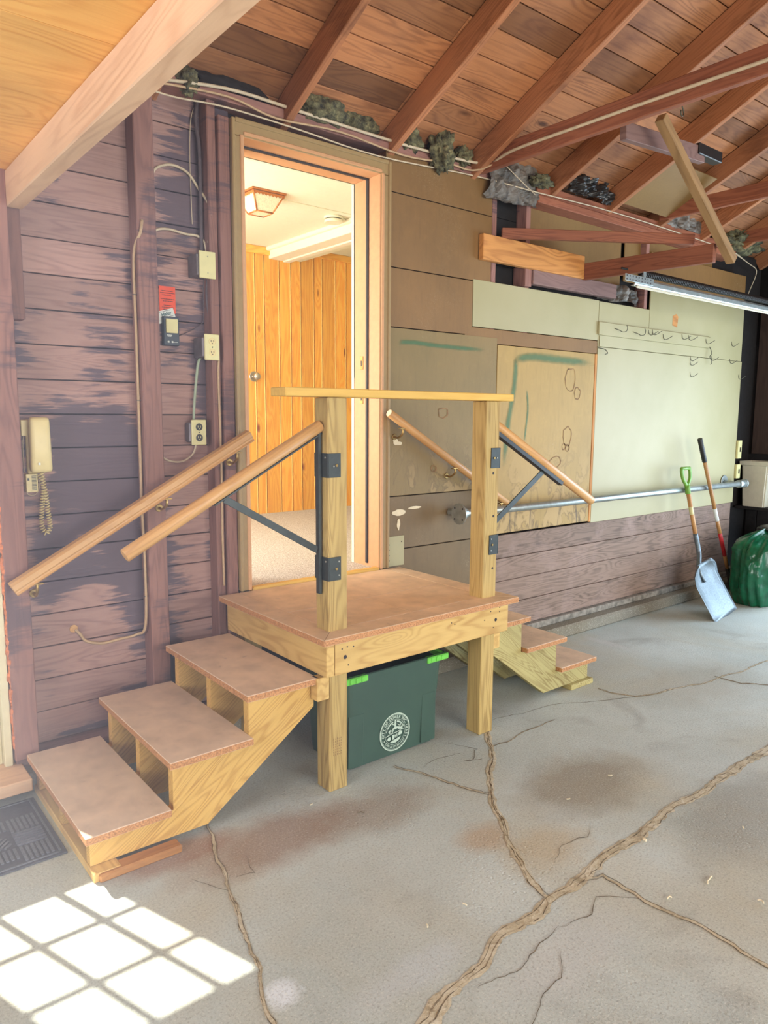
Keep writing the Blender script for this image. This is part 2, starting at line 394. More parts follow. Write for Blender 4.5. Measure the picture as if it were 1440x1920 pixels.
def carpet():
    n = N('beige_grey_carpet'); p = n.pos(); g = n.noise(p, 150, 3, .8); col = n.ramp(g, [(.36, C(120,108,96)), (.5, C(196,190,184)), (.64, C(232,230,228))])
    n.bump(g, .6, .004); return n.out(col, .95)
M['carpet'] = carpet()
M['casing'] = plain('tan_door_casing_paint', C(158,132,88), .5, var=.04)
M['jamb'] = plain('salmon_tan_jamb_paint', C(204,154,110), .5, var=.04)
M['weather'] = plain('dark_weatherstrip', C(46,44,48), .6)
M['cream'] = plain('cream_ceiling_paint', C(236,232,212), .7, var=.02)
M['creamw'] = plain('cream_wall_paint', C(226,226,200), .7, var=.02)
M['ivory'] = plain('aged_ivory_plastic', C(222,204,146), .38, var=.03)
M['ivoryplate'] = plain('pale_cover_plate', C(214,206,150), .42, var=.03)
M['galv'] = plain('galvanised_steel', C(178,186,184), .38, .75, var=.10, nscale=25)
M['steelgrey'] = plain('grey_box_steel', C(118,110,112), .5, .5, var=.15)
M['blackmetal'] = plain('black_painted_steel', C(62,68,68), .42, .35, var=.12)
M['screw'] = plain('bright_screw', C(196,196,188), .3, .9)
M['brass'] = plain('worn_brass_bracket', C(170,140,84), .35, .8, var=.2)
M['cable'] = plain('off_white_cable', C(204,188,160), .55, var=.08)
M['cableold'] = plain('old_tan_cable', C(190,160,124), .6, var=.1)
M['cabledark'] = plain('grey_cloth_cable', C(92,80,84), .8, var=.2)
M['cablegreen'] = plain('pale_green_cable', C(158,172,146), .5, var=.08)
M['black'] = plain('black_plastic', C(34,34,36), .45, var=.1)
M['navy'] = plain('dark_slate_plastic', C(50,64,78), .45, var=.06)
M['orange'] = plain('orange_card', C(238,84,46), .6, var=.03)
M['paper'] = plain('white_card', C(222,226,220), .7, var=.03)
M['ink'] = plain('dark_print', C(50,44,50), .7)
M['tealink'] = plain('teal_print', C(44,96,104), .7)
M['tote'] = plain('dark_green_plastic', C(60,86,74), .42, var=.06, nscale=5)
M['totedark'] = plain('dark_green_plastic_inside', C(36,50,48), .5, var=.06)
M['lime'] = plain('lime_green_plastic', C(112,206,76), .45, var=.08)
M['print'] = plain('pale_seal_print', C(186,204,186), .6, var=.05, nscale=60)
M['mat'] = plain('charcoal_rubber', C(86,88,98), .8, var=.12, nscale=80, bump=.3)
M['matridge'] = plain('rubber_ridge', C(118,122,132), .7, var=.15, nscale=80)
M['bag'] = plain('dark_green_bag_plastic', C(14,92,60), .26, var=.2, nscale=14, bump=.6)
M['bagblack'] = plain('black_bag_plastic', C(30,30,30), .25, var=.1, nscale=6)
M['binw'] = plain('off_white_plastic', C(214,208,186), .45, var=.03)
M['darkwood'] = wood('dark_end_wall_wood', C(66,50,42), C(40,28,24), rings=10, knots=.5)
M['blackwood'] = plain('blackened_wood', C(30,26,26), .85, var=.2)
M['green'] = plain('green_handle_plastic', C(112,160,58), .4, var=.05)
M['shaft'] = wood('ash_handle', C(190,142,86), C(140,92,52), rings=10, knots=0, rough=.4)
M['red'] = plain('red_painted_handle', C(206,46,52), .4, var=.08)
M['alum'] = plain('scuffed_aluminium', C(120,130,136), .45, .7, var=.15, nscale=90, bump=.2)
M['darksteel'] = plain('dark_tool_steel', C(60,62,60), .45, .6, var=.2)
M['copper'] = plain('copper_lamp_frame', C(196,124,66), .35, .6, var=.1)
M['lampglass'] = plain('textured_lamp_glass', C(232,226,196), .3, var=.12, nscale=160, bump=.4)
M['smokew'] = plain('detector_white_plastic', C(232,230,206), .5, var=.02)
M['shaving'] = plain('pale_wood_shaving', C(232,218,186), .8, var=.05)
M['spray'] = None
def spray_mat():
    n = N('green_spray_paint'); g = n.n('ShaderNodeTexCoord').outputs['Generated']; s = n.n('ShaderNodeSeparateXYZ'); n.l(g, s.inputs[0])
    at = n.n('ShaderNodeAttribute', attribute_name='edge')
    e = at.outputs['Fac']; p = n.pos(); q = n.noise(p, 30, 4, .7)
    al = n.math('MULTIPLY', n.step(n.math('ADD', e, n.math('MULTIPLY', n.math('SUBTRACT', q, .5), .7)), .05, .75), .62)
    n.l(al, n.b.inputs['Alpha']); return n.out(C(74,124,84), .6)
M['spray'] = spray_mat()
def insul():
    n = N('rockwool_tufts'); v = n.pos(); a = n.noise(v, 22, 5, .75); col = n.ramp(a, [(.36, C(44,42,36)), (.55, C(112,108,78)), (.72, C(170,162,120))])
    n.bump(a, .9, .02); return n.out(col, .95)
M['insul'] = insul()
def vapor():
    n = N('grey_vapour_paper'); v = n.pos(); a = n.noise(v, 9, 4, .6, .8); col = n.ramp(a, [(.35, C(66,62,58)), (.65, C(134,128,120))]); n.bump(a, .6, .02); return n.out(col, .6)
M['vapor'] = vapor()
M['blackfoil'] = plain('crinkled_black_film', C(44,42,42), .28, var=.25, nscale=20, bump=.5)
M['sheath'] = plain('tar_paper_backing', C(36,30,30), .9, var=.2)
M['roofskin'] = plain('roof_outer_skin', C(40,34,30), .9)
M['drywall'] = plain('grey_board', C(120,112,104), .8)
M['caulk'] = plain('orange_sealant_foam', C(222,132,84), .8, var=.25, nscale=60, bump=.8)
M['doorpaint'] = plain('cream_door_paint', C(222,214,178), .5, var=.04)
M['ground'] = plain('driveway_gravel', C(150,146,138), .9, var=.15, nscale=3)
M['dust'] = plain('dusty_sill_wood', C(150,142,130), .9, var=.3, nscale=20, bump=.5)
M['hook'] = plain('wire_hook', C(90,90,78), .5, .6)
def glass_mat():
    n = N('window_glass'); t = n.t
    tr = n.n('ShaderNodeBsdfTransparent'); gl = n.n('ShaderNodeBsdfGlossy'); gl.inputs['Roughness'].default_value = .02
    mx = n.n('ShaderNodeMixShader'); mx.inputs[0].default_value = .07; n.l(tr.outputs[0], mx.inputs[1]); n.l(gl.outputs[0], mx.inputs[2])
    n.l(mx.outputs[0], t.nodes['Material Output'].inputs['Surface']); return n.m
M['glass'] = glass_mat()

# pale scatter volume added to imitate the glare washing the left side
def haze():
    m = bpy.data.materials.new('glare_haze_air'); m.use_nodes = True; t = m.node_tree; t.nodes.remove(t.nodes['Principled BSDF'])
    def nd(k, **kw):
        x = t.nodes.new(k)
        for a, b in kw.items(): setattr(x, a, b)
        return x
    v = nd('ShaderNodeVolumeScatter'); v.inputs['Color'].default_value = (.88, .88, 1.0, 1); v.inputs['Anisotropy'].default_value = .1
    g = nd('ShaderNodeNewGeometry'); sp = nd('ShaderNodeSeparateXYZ'); t.links.new(g.outputs['Position'], sp.inputs[0])
    a = nd('ShaderNodeMapRange', interpolation_type='SMOOTHSTEP'); t.links.new(sp.outputs[0], a.inputs[0]); a.inputs[1].default_value = 1.9; a.inputs[2].default_value = .1
    b = nd('ShaderNodeMapRange', interpolation_type='SMOOTHSTEP'); t.links.new(sp.outputs[1], b.inputs[0]); b.inputs[1].default_value = .7; b.inputs[2].default_value = 2.0
    mu = nd('ShaderNodeMath', operation='MULTIPLY'); t.links.new(a.outputs[0], mu.inputs[0]); t.links.new(b.outputs[0], mu.inputs[1])
    m2 = nd('ShaderNodeMath', operation='MULTIPLY'); t.links.new(mu.outputs[0], m2.inputs[0]); m2.inputs[1].default_value = .16
    t.links.new(m2.outputs[0], v.inputs['Density']); t.links.new(v.outputs[0], t.nodes['Material Output'].inputs['Volume']); return m
M['haze'] = haze(); bmh = bmesh.new(); box_bm(bmh, -1.6, 1.95, .6, 3.06, .02, 2.25)
tag(finish(bmh, 'glare_haze', M['haze']), 'thin pale haze added for the glare over the left stairs by the sunlit door', 'haze', kind='stuff')
# ================================================================= SETTING
YW = 3.10      # stud / hardboard face
YS = 3.19      # sheathing face
DZ = .665      # landing height
def struct(name, loc=(0,0,0)): return thing(name, loc, kind='structure')

# ---- floor
fl = thing('floor', (0, 0, 0), kind='structure')
box('slab', -3.0, 7.6, -5.5, 3.35, -.12, 0.0, M['concrete'], fl)
box('driveway', 7.6, 14, -8, 6, -.14, -.02, M['ground'], fl)
box('driveway', -6, 7.6, -12, -5.5, -.14, -.02, M['ground'], fl)
def ribbon(name, path, wid, h, mat, parent, seed=0, jag=.35, n=10):
    P = [Vector((x, y, 0)) for x, y in path]; out = []
    for a, b in zip(P, P[1:]):
        k = max(2, int((b-a).length/.02))
        out += [a+(b-a)*(i/k) for i in range(k)]
    out.append(P[-1]); bm = bmesh.new(); rows = []
    o = out[0]
    for i, p in enumerate(out):
        d = (out[min(i+1, len(out)-1)]-out[max(i-1, 0)]).normalized(); s = Vector((-d.y, d.x, 0))
        off = noise.noise(Vector((p.x*7, p.y*7, seed)))*.020+noise.noise(Vector((p.x*33, p.y*33, seed)))*.008; ww = wid*(1+jag*noise.noise(Vector((p.x*12, p.y*12, seed+5)))*1.3+jag*.6*noise.noise(Vector((p.x*55, p.y*55, seed))))
        end = min(1, min(i, len(out)-1-i)/6+.15); ww *= end
        row = []
        for k, t in enumerate((-1, -.62, -.2, .25, .66, 1)):
            jz = noise.noise(Vector((p.x*45+k*3, p.y*45, seed)))
            z = h*(0.0 if k in (0, 5) else (.55+.75*jz if k in (1, 4) else .35+.6*jz))
            jit = noise.noise(Vector((p.x*60, p.y*60+k*7, seed+2)))*.16*wid
            row.append(bm.verts.new(p-o+s*(off+t*ww*.5+jit)+Vector((0, 0, max(.0006, z+.0012)))))
        rows.append(row)
    for a, b in zip(rows, rows[1:]):
        for k in range(5): bm.faces.new((a[k], a[k+1], b[k+1], b[k]))
    bm.faces.new(rows[0]) if False else None
    return finish(bm, name, mat, parent, Matrix.Translation(o), smooth=True)
cA = [(.95,1.17),(1.115,1.203),(1.263,1.239),(1.486,1.29),(1.727,1.309),(1.932,1.317),(2.219,1.343),(2.523,1.353),(2.875,1.364),(3.356,1.36),(4.6,1.35)]
cB = [(1.727,1.309),(1.773,1.443),(1.87,1.599),(2.041,1.834),(2.123,1.93),(2.39,2.156),(2.52,2.31),(2.6,2.5)]
cC = [(1.92,2.297),(1.957,2.165),(2.006,2.023),(2.049,1.869)]
cD = [(2.39,2.156),(2.649,2.17),(2.851,2.169)]
cE = [(.70,1.2),(.815,1.442),(.87,1.623),(.919,1.769),(.97,1.976),(1.013,2.158),(1.078,2.378)]
cF = [(1.90,1.312),(1.973,1.284),(1.963,1.122),(1.988,.978),(1.985,.88),(1.986,.761),(2.0,.5)]
cG = [(3.376,2.287),(3.44,2.079),(3.659,2.035),(3.941,1.969),(4.244,1.931),(4.612,1.908),(5.4,1.9)]
cI = [(4.091,1.983),(4.093,1.829),(4.196,1.727)]
for i, (p, wd) in enumerate(((cA, .040), (cB, .028), (cC, .012), (cD, .007), (cE, .013), (cF, .014), (cG, .013), (cI, .007))):
    ribbon('crack', p, wd, .0014, M['mortar'], fl, seed=i*3, jag=.5)
    for sgn in (-1, 1):
        q = [(x+sgn*wd*.46*(.7+.5*R()), y+sgn*wd*.30) for x, y in p]
        ribbon('crack', q, .0032 if wd > .02 else .0018, .0018, M['crackdark'], fl, seed=i*3, jag=.9)
# thin hairline cracks beside the repairs
for i, p in enumerate(([(1.30,1.20),(1.42,1.17),(1.52,1.19),(1.66,1.22)], [(1.66,1.22),(1.78,1.19),(1.86,1.23),(1.97,1.13)],
        [(2.246,2.304),(2.313,2.182),(2.22,2.128),(2.173,2.14),(2.256,2.095)], [(1.02,2.02),(1.08,2.00),(1.11,2.12)], [(.97,1.976),(.93,2.03),(.90,2.10)],
        [(1.25,1.02),(1.38,1.07),(1.5,1.09),(1.58,1.15)], [(1.9,1.42),(2.0,1.47),(2.12,1.44),(2.2,1.5)], [(2.0,2.2),(2.1,2.22),(2.22,2.2)], [(2.6,2.36),(3.0,2.3),(3.44,2.079)])):
    ribbon('crack', p, .0020, .0012, M['crackdark'], fl, seed=40+i, jag=.8)

# ---- back wall
wb = struct('wall_back', (2.5, YS, 0))
def wall_holes(name, x0, x1, z0, z1, y0, y1, holes, mat, parent):
    xs = sorted({x0, x1, *[h[0] for h in holes], *[h[1] for h in holes]}); zs = sorted({z0, z1, *[h[2] for h in holes], *[h[3] for h in holes]})
    bm = bmesh.new()
    for a, b in zip(xs, xs[1:]):
        for c, d in zip(zs, zs[1:]):
            mx, mz = (a+b)/2, (c+d)/2
            if any(h[0] < mx < h[1] and h[2] < mz < h[3] for h in holes): continue
            box_bm(bm, a, b, y0, y1, c, d)
    return finish(bm, name, mat, parent)
DX0, DX1, DTOP = 1.672, 2.450, 2.728      # doorway
EX0, EX1 = -.34, .56                       # exterior nine-lite door opening
wall_holes('backing_board', -3.0, 6.95, 0, 2.92, YS+.022, YS+.10, [(DX0-.02, DX1+.02, DZ-.03, DTOP+.02), (EX0, EX1, .10, 2.16)], M['sheath'], wb)
# horizontal sheathing left of the door and above it
z = .12; k = 0
while z < 2.90:
    h = .138; z1 = min(z+h, 2.90)
    for (xa, xb) in ((EX1+.04, DX0-.02),) if z < DTOP+.03 else ((EX1+.04, 2.50),):
        box('sheathing_board', xa, xb, YS-.002*(k % 3), YS+.022, z+.0022, z1-.0022, M['siding'], wb, bev=.002)
    k += 1; z = z1
# lower siding on the right
zz = [.13, .295, .45, .60, .752]
for i in range(4):
    box('siding_board', 3.22, 6.48, YW+.002*(i % 2), YW+.022, zz[i]+.0018, zz[i+1]-.0018, M['siding_low'], wb, bev=.002)
# upper dark sheathing behind the open bays on the right
z = 2.0
while z < 2.9:
    box('sheathing_board', 3.05, 6.48, YS, YS+.02, z+.002, min(z+.14, 2.9)-.002, M['blackwood'], wb); z += .14
box('sheathing_board', 6.48, 6.95, YS, YS+.02, .1, 2.9, M['blackwood'], wb, along='z')
box('sill_plate', 2.5, 6.9, YW-.035, YS+.02, .085, .128, M['dust'], wb, bev=.006)
box('sill_plate', EX1+.04, 1.60, YW-.01, YS+.02, .075, .118, M['stud'], wb, bev=.004)
box('concrete_curb', 2.5, 6.95, 2.985, YS+.05, 0, .085, M['curb'], wb, bev=.012)
box('concrete_curb', -3.0, 2.5, 3.02, YS+.05, 0, .075, M['curb'], wb, bev=.012)
# studs
for xa, xb, ya in ((.595, .684, YW-.03), (1.178, 1.262, YW)):
    box('stud', xa, xb, ya, YS, .12, 2.86, M['stud'], wb, bev=.004, along='z')
for xa, xb, ya in ((1.508, 1.549, YW+.01), (1.552, 1.606, YW-.01)):
    box('stud', xa, xb, ya, YS, .12, 2.86 if xa < 1.54 else 2.80, M['stud'], wb, bev=.004, along='z')
box('stud', .690, .735, YW+.01, YS, 1.86, 2.4, M['stud'], wb, bev=.003, along='z')
for xa in (3.315, 3.62, 4.95):
    box('stud', xa, xa+.04, YW+.005, YS, 2.0, 2.83, M['stud'], wb, bev=.003, along='z')
# top plates
box('top_plate', .62, 3.66, YW-.01, YS+.02, 2.862, 2.905, M['stud'], wb, bev=.004)
box('top_plate', 3.66, 6.2, YW-.05, YS, 2.80, 2.845, M['tie'], wb, bev=.004)
box('top_plate', 3.66, 6.2, YW-.04, YS, 2.848, 2.91, M['tie'], wb, bev=.004)
# hardboard sheets: each its own sheet
def sheet(name, x0, x1, z0, z1, mat, y=YW, t=.006, par=wb):
    return box(name, x0, x1, y-t, y+.002, z0, z1, mat, par, bev=.0015)
sheet('hardboard_sheet', 2.50, 3.30, 2.665, 2.86, M['hard'])
sheet('hardboard_sheet', 2.50, 3.30, 2.285, 2.660, M['hard'], t=.0065)
sheet('hardboard_sheet', 2.50, 3.152, 1.975, 2.280, M['hard'])
sheet('hardboard_sheet', 3.094, 3.30, 2.292, 2.32, M['hard'])
sheet('hardboard_sheet', 3.094, 4.385, 1.935, 2.020, M['hard'], t=.005)
sheet('hardboard_sheet', 2.50, 3.372, 1.06, 1.970, M['hardlow'])
sheet('hardboard_sheet', 2.50, 3.372, .76, 1.055, M['hardbot'], t=.0055)
sheet('hardboard_sheet', 2.50, 3.22, .14, .755, M['hardbot'])
sheet('hardboard_sheet', 3.376, 4.36, .765, 1.931, M['hardtan'], t=.007)
box('trim_batten', 4.362, 4.385, YW-.010, YW+.001, .76, 1.931, M['golden'], wb, bev=.002, along='z')
# olive sheets set back in the bays, brown sheet above the track
sheet('hardboard_sheet', 3.70, 4.72, 2.42, 2.80, M['olive'], y=YS-.02)
sheet('hardboard_sheet', 4.75, 6.0, 2.47, 2.80, M['olive'], y=YS-.03)
sheet('hardboard_sheet', 5.00, 6.47, 2.46, 2.70, M['hard'], y=YW)
# white painted sheets
sheet('white_sheet', 3.155, 4.383, 2.024, 2.292, M['white'], t=.008)
sheet('white_sheet', 4.388, 5.01, 1.984, 2.288, M['white'], t=.0075)
sheet('white_sheet', 5.013, 6.475, 1.984, 2.455, M['white'], t=.008)
sheet('white_sheet', 4.388, 6.49, .752, 1.981, M['white'], t=.009)
sheet('white_patch', 2.522, 2.640, DZ+.001, .835, M['white'], t=.011)
for (x, z) in ((2.53,.70),(2.53,.73),(2.53,.76),(2.53,.79),(2.62,.80)):
    rod('nail_head', (x, YW-.014, z), (x, YW-.010, z), .0032, M['ink'], wb, seg=8)
# green spray strokes and pale scrapes: flat marks on the sheets
def stroke(name, pts, wid, mat, y, parent=wb):
    P = smooth_path([(x, y, z) for x, z in pts], 6); bm = bmesh.new(); lay = bm.verts.layers.float.new('edge'); rows = []
    L = len(P)
    for i, p in enumerate(P):
        d = (P[min(i+1, L-1)]-P[max(i-1, 0)]).normalized(); s = Vector((-d.z, 0, d.x)); e = min(1, min(i, L-1-i)/3)
        row = []
        for t in (-1, -.5, 0, .5, 1):
            v = bm.verts.new(p-P[0]+s*t*wid*.5); v[lay] = (1-abs(t))*e; row.append(v)
        rows.append(row)
    for a, b in zip(rows, rows[1:]):
        for k in range(4): bm.faces.new((a[k], a[k+1], b[k+1], b[k]))
    return finish(bm, name, mat, parent, Matrix.Translation(P[0]))
stroke('spray_line', [(2.588,1.895),(2.70,1.90),(2.924,1.893),(3.30,1.892)], .034, M['spray'], YW-.0085)
stroke('spray_line', [(3.52,1.852),(3.7,1.875),(3.932,1.872),(4.36,1.866)], .07, M['spray'], YW-.0085)
stroke('spray_line', [(3.545,1.87),(3.54,1.75),(3.525,1.635),(3.483,1.437),(3.456,1.18)], .06, M['spray'], YW-.0085)
stroke('spray_line', [(3.655,1.68),(3.67,1.55),(3.66,1.45),(3.645,1.33)], .024, M['spray'], YW-.0085)
# water-mark outlines on the tan sheet
def ringmark(cx, cz, rx, rz, seed, y=YW-.0082):
    pts = []
    for k in range(26):
        a = 2*math.pi*k/25; q = 1+.28*noise.noise(Vector((math.cos(a)*1.7, math.sin(a)*1.7, seed)))
        pts.append((cx+rx*q*math.cos(a), y, cz+rz*q*math.sin(a)))
    bm = bmesh.new(); P = smooth_path(pts, 2); rows = []
    for i, p in enumerate(P):
        r_ = Vector((p.x-cx, 0, p.z-cz)).normalized(); t = .0035+.003*noise.noise(p*30); rows.append((bm.verts.new(p-P[0]-r_*t), bm.verts.new(p-P[0]+r_*t)))
    for a, b in zip(rows, rows[1:]): bm.faces.new((a[0], a[1], b[1], b[0]))
    finish(bm, 'water_mark', M['stainline'], wb, Matrix.Translation(P[0]))
M['stainline'] = plain('brown_water_mark', C(146,112,74), .8, var=.3)
for a in ((4.097,1.745,.055,.075,1), (4.178,1.657,.032,.038,2), (4.085,1.372,.045,.06,3), (4.05,1.30,.018,.022,4), (4.09,1.29,.02,.022,5), (3.97,1.20,.06,.035,6), (2.86,1.20,.018,.018,9), (2.93,1.52,.035,.03,7)):
    ringmark(*a)
# plaster scrapes
for (x, z, rx, rz, s) in ((2.60,.965,.05,.018,1),(2.72,.985,.05,.008,2),(2.60,.90,.012,.03,3),(2.575,1.36,.018,.02,4),(2.60,1.35,.02,.01,5)):
    pts = [(x+rx*math.cos(2*math.pi*k/14)*(1+.5*noise.noise(Vector((k*.9, s, 0)))), YW-.0072, z+rz*math.sin(2*math.pi*k/14)*(1+.5*noise.noise(Vector((k*.7, s, 3))))) for k in range(14)]
    poly('plaster_scrape', pts, .001, (0, -1, 0), M['shaving'], wb)

# ---- open doorway (casing, jambs, stops)
dr = struct('door_1', ((DX0+DX1)/2, YW, DZ))
def casing(name, x0, x1, z0, z1, along):
    o = box(name, x0, x1, YW-.026, YW-.002, z0, z1, M['casing'], dr, bev=.004, along=along); return o
cw = .062
casing('casing', DX0-cw, DX0-.004, DZ, DTOP, 'z'); casing('casing', DX1+.004, DX1+cw, DZ, DTOP, 'z'); casing('casing', DX0-cw, DX1+cw, DTOP+.002, DTOP+cw+.008, 'x')
for x0, x1 in ((DX0-cw-.004, DX0-cw+.014), (DX1+cw-.014, DX1+cw+.004)):
    box('casing_bead', x0, x1, YW-.034, YW-.006, DZ, DTOP+cw+.008, M['casing'], dr, bev=.004, along='z')
for x0, x1 in ((DX0-.024, DX0-.006), (DX1+.006, DX1+.022)):
    box('casing_bead', x0, x1, YW-.031, YW-.008, DZ, DTOP+.006, M['jamb'], dr, bev=.003, along='z')
box('casing_bead', DX0-cw+.014, DX1+cw-.014, YW-.034, YW-.006, DTOP+cw-.008, DTOP+cw+.012, M['casing'], dr, bev=.004)
box('casing_bead', DX0-.006, DX1+.006, YW-.031, YW-.008, DTOP+.006, DTOP+.022, M['jamb'], dr, bev=.003)
box('jamb', DX1, DX1+.03, YW-.02, YS+.12, DZ, DTOP+.02, M['jamb'], dr, bev=.002, along='z')
box('jamb', DX0-.03, DX0, YW-.02, YS+.12, DZ, DTOP+.02, M['jamb'], dr, bev=.002, along='z')
box('jamb', DX0, DX1, YW-.02, YS+.12, DTOP, DTOP+.03, M['jamb'], dr, bev=.002)
box('door_stop', DX1-.009, DX1, YW+.075, YW+.092, DZ+.02, DTOP, M['weather'], dr, bev=.002, along='z')
box('door_stop', DX0, DX0+.012, YW+.075, YW+.092, DZ+.02, DTOP, M['weather'], dr, bev=.002, along='z')
box('door_stop', DX0, DX1, YW+.075, YW+.092, DTOP-.008, DTOP, M['weather'], dr, bev=.002)
for z in (1.60, 1.785):
    sp = box('strike_plate', DX1-.003, DX1+.001, YW+.122, YW+.148, z-.035, z+.035, M['brass'], dr, bev=.0008)
    box('strike_hole', DX1-.0036, DX1-.0025, YW+.129, YW+.141, z-.018, z+.012, M['black'], sp)
box('threshold', DX0, DX1, YW-.03, YW+.012, DZ-.03, DZ+.012, M['cap'], dr, bev=.006)

# ---- exterior nine-lite door left of the view
ed = struct('door_2', ((EX0+EX1)/2, YS, .1))
box('jamb', EX1, EX1+.030, YW-.01, YS+.10, .10, 2.16, M['doorpaint'], ed, bev=.003, along='z')
box('jamb', EX1-.024, EX1, YW+.03, YS+.10, .10, 2.16, M['doorpaint'], ed, bev=.003, along='z')
box('jamb', EX0-.03, EX0, YW-.01, YS+.10, .10, 2.16, M['doorpaint'], ed, bev=.003, along='z')
box('jamb', EX0-.03, EX1+.03, YW-.01, YS+.10, 2.16, 2.19, M['doorpaint'], ed, bev=.003)
box('sill', EX0-.08, EX1+.062, 2.93, YS+.10, .05, .10, M['beam'], ed, bev=.004)
# lites: x edges and z edges of the glass
gx = [-.126+.0065, .394]; cols = [(-.120, .030), (.060, .210), (.240, .390)]
cols = [(-.118, .040), (.060, .218), (.240, .396)]
rows = [(1.040, 1.290), (1.312, 1.562), (1.584, 1.834)]
wall_holes('door_leaf', EX0+.004, EX1-.026, .104, 2.15, YW+.075, YW+.105, [(cols[0][0], cols[2][1], rows[0][0], rows[2][1])], M['doorpaint'], ed)
for a, b in ((cols[0][1], cols[1][0]), (cols[1][1], cols[2][0])): box('muntin', a-.0025, b+.0025, YW+.088, YW+.100, rows[0][0], rows[2][1], M['doorpaint'], ed, along='z')
for a, b in ((rows[0][1], rows[1][0]), (rows[1][1], rows[2][0])): box('muntin', cols[0][0], cols[2][1], YW+.089, YW+.099, a-.001, b+.001, M['doorpaint'], ed)
for a, b in cols:
    for c, d in rows: box('pane', a-.001, b+.001, YW+.092, YW+.096, c-.001, d+.001, M['glass'], ed)
ck = bmesh.new()
for i in range(150):
    z = .18+i*.0135; c = Vector((EX1+.036+.006*noise.noise(Vector((0, i*.3, 0))), YW-.020+.008*R(), z)); s = .007+.007*R()
    bmesh.ops.create_icosphere(ck, subdivisions=1, radius=s, matrix=Matrix.Translation(c) @ Matrix.Diagonal((.8, 1, 1.4, 1)))
tag(finish(ck, 'sealant_foam', M['caulk'], ed, smooth=True), kind='stuff')

# ---- other walls (with the doorways the daylight comes by)
wl = struct('wall_left', (-3, 0, 0)); box('wall_boards', -3.1, -3.0, -5.5, 3.3, 0, 5.0, M['siding'], wl, along='z')
wr = struct('wall_right', (6.95, 0, 0))
def wall_x(name, x0, x1, y0, y1, z0, z1, mat, par): return box(name, x0, x1, y0, y1, z0, z1, mat, par, along='z')
wall_x('end_wall', 6.95, 7.05, 2.50, 3.3, 0, 2.9, M['blackwood'], wr)
wall_x('end_wall', 6.95, 7.05, -5.5, -1.0, 0, 2.9, M['blackwood'], wr)
wall_x('end_wall', 6.95, 7.05, -5.5, 3.3, 2.15, 5.0, M['blackwood'], wr)
box('wall_board', 6.925, 6.952, 2.50, 3.155, 1.17, 2.47, M['darkwood'], wr, bev=.003, along='z')
for i in range(3): box('wall_board', 6.928, 6.952, 2.86+i*.105, 2.86+i*.105+.10, .10, .68, M['blackwood'], wr, bev=.003, along='z')
box('garage_doorway_jamb', 6.90, 6.96, 2.46, 2.50, 0, 2.19, M['blackwood'], wr, along='z')
wf = struct('wall_front', (2, -5, 0))
box('wall_boards', -3.0, -.3, -4.6, -4.5, 0, 2.9, M['siding'], wf, along='z'); box('wall_boards', 5.3, 7.05, -4.6, -4.5, 0, 2.9, M['siding'], wf, along='z')
box('wall_boards', -.3, 5.3, -4.6, -4.5, 2.5, 2.9, M['siding'], wf)

# ---- roof: boards, rafters, plywood
ce = struct('ceiling', (3, 3, 2.9))
SL = .48; YE, ZE = 3.0, 3.03         # underside of the boards passes (YE, ZE)
sl = math.atan(SL); cs, sn = math.cos(sl), math.sin(sl)
def roofz(y): return ZE+(YE-y)*SL
def on_roof(x, s, d=0.0):   # s metres up the slope from y=3.42, d below the underside (perpendicular)
    y = 3.27-s*cs; return Vector((x, y+(-d)*sn*1.0, roofz(y)-d*cs))
bw = .142
cuts_all = [.70, 1.905, 3.135, 4.41, 5.65, 6.95]
nrow = int(4.60/bw)
for r in range(nrow):
    s0 = r*bw
    c = [.70]
    offs = random.choice(((2.5, 5.0), (1.9, 4.4), (3.13, 5.6), (2.5, 5.6), (1.9, 5.0)))
    c = [.55, *offs, 6.95]
    for a, b in zip(c, c[1:]):
        A = on_roof(a+.001, s0+bw/2, -.009-.002*R()); B = on_roof(b-.001, s0+bw/2, -.009-.002*R()); B.z = A.z; B.y = A.y
        bar('roof_board', A, B, bw-.006, .018, M['roof'], ce, upv=(0, sn, cs), bev=.0015)
# outer skin and the far slope (never in view, closes the roof)
RY = 3.27-nrow*bw*cs; RZ = roofz(RY)
poly('roof_skin', [(-3.1, 3.27, roofz(3.27)+.03), (7.05, 3.27, roofz(3.27)+.03), (7.05, RY-.05, RZ+.055), (-3.1, RY-.05, RZ+.055)], .04, (0, sn, cs), M['roofskin'], ce)
poly('roof_skin', [(-3.1, RY, RZ+.03), (7.05, RY, RZ+.03), (7.05, -5.0, RZ+.03-(RY+5.0)*SL), (-3.1, -5.0, RZ+.03-(RY+5.0)*SL)], .05, (0, -sn, cs), M['roof'], ce)
box('fascia', -3.1, 7.05, 3.272, 3.285, 2.80, 3.0, M['blackwood'], ce)
rx = [1.285, 1.905, 2.53, 3.135, 3.80, 4.405, 5.02, 5.63, 6.24, 6.86]
for x in rx:
    d = .066
    A = on_roof(x, .06, d); B = on_roof(x, 4.70, d)
    bar('rafter', A, B, .038, .128, M['rafter'], ce, upv=(0, sn, cs), bev=.003)
# flat plywood over the left bay, carried by the big beam
box('plywood_sheet', -1.0, .735, 1.9, YS, 2.388, 2.400, M['plysoffit'], ce, bev=.001)
box('plywood_sheet', -1.0, .735, -.54, 1.897, 2.388, 2.400, M['plysoffit'], ce, bev=.001)
bm_ = box('ceiling_beam', .682, .742, -3.9, YW-.005, 2.262, 2.386, M['beam'], None, bev=.004, along='y')
tag(bm_, 'thick tan ceiling beam running overhead beside the orange plywood', 'beam')
# joist ends that carry the beam over the wall
for k, (xa, xb) in enumerate(((2.53, 2.9),)): pass

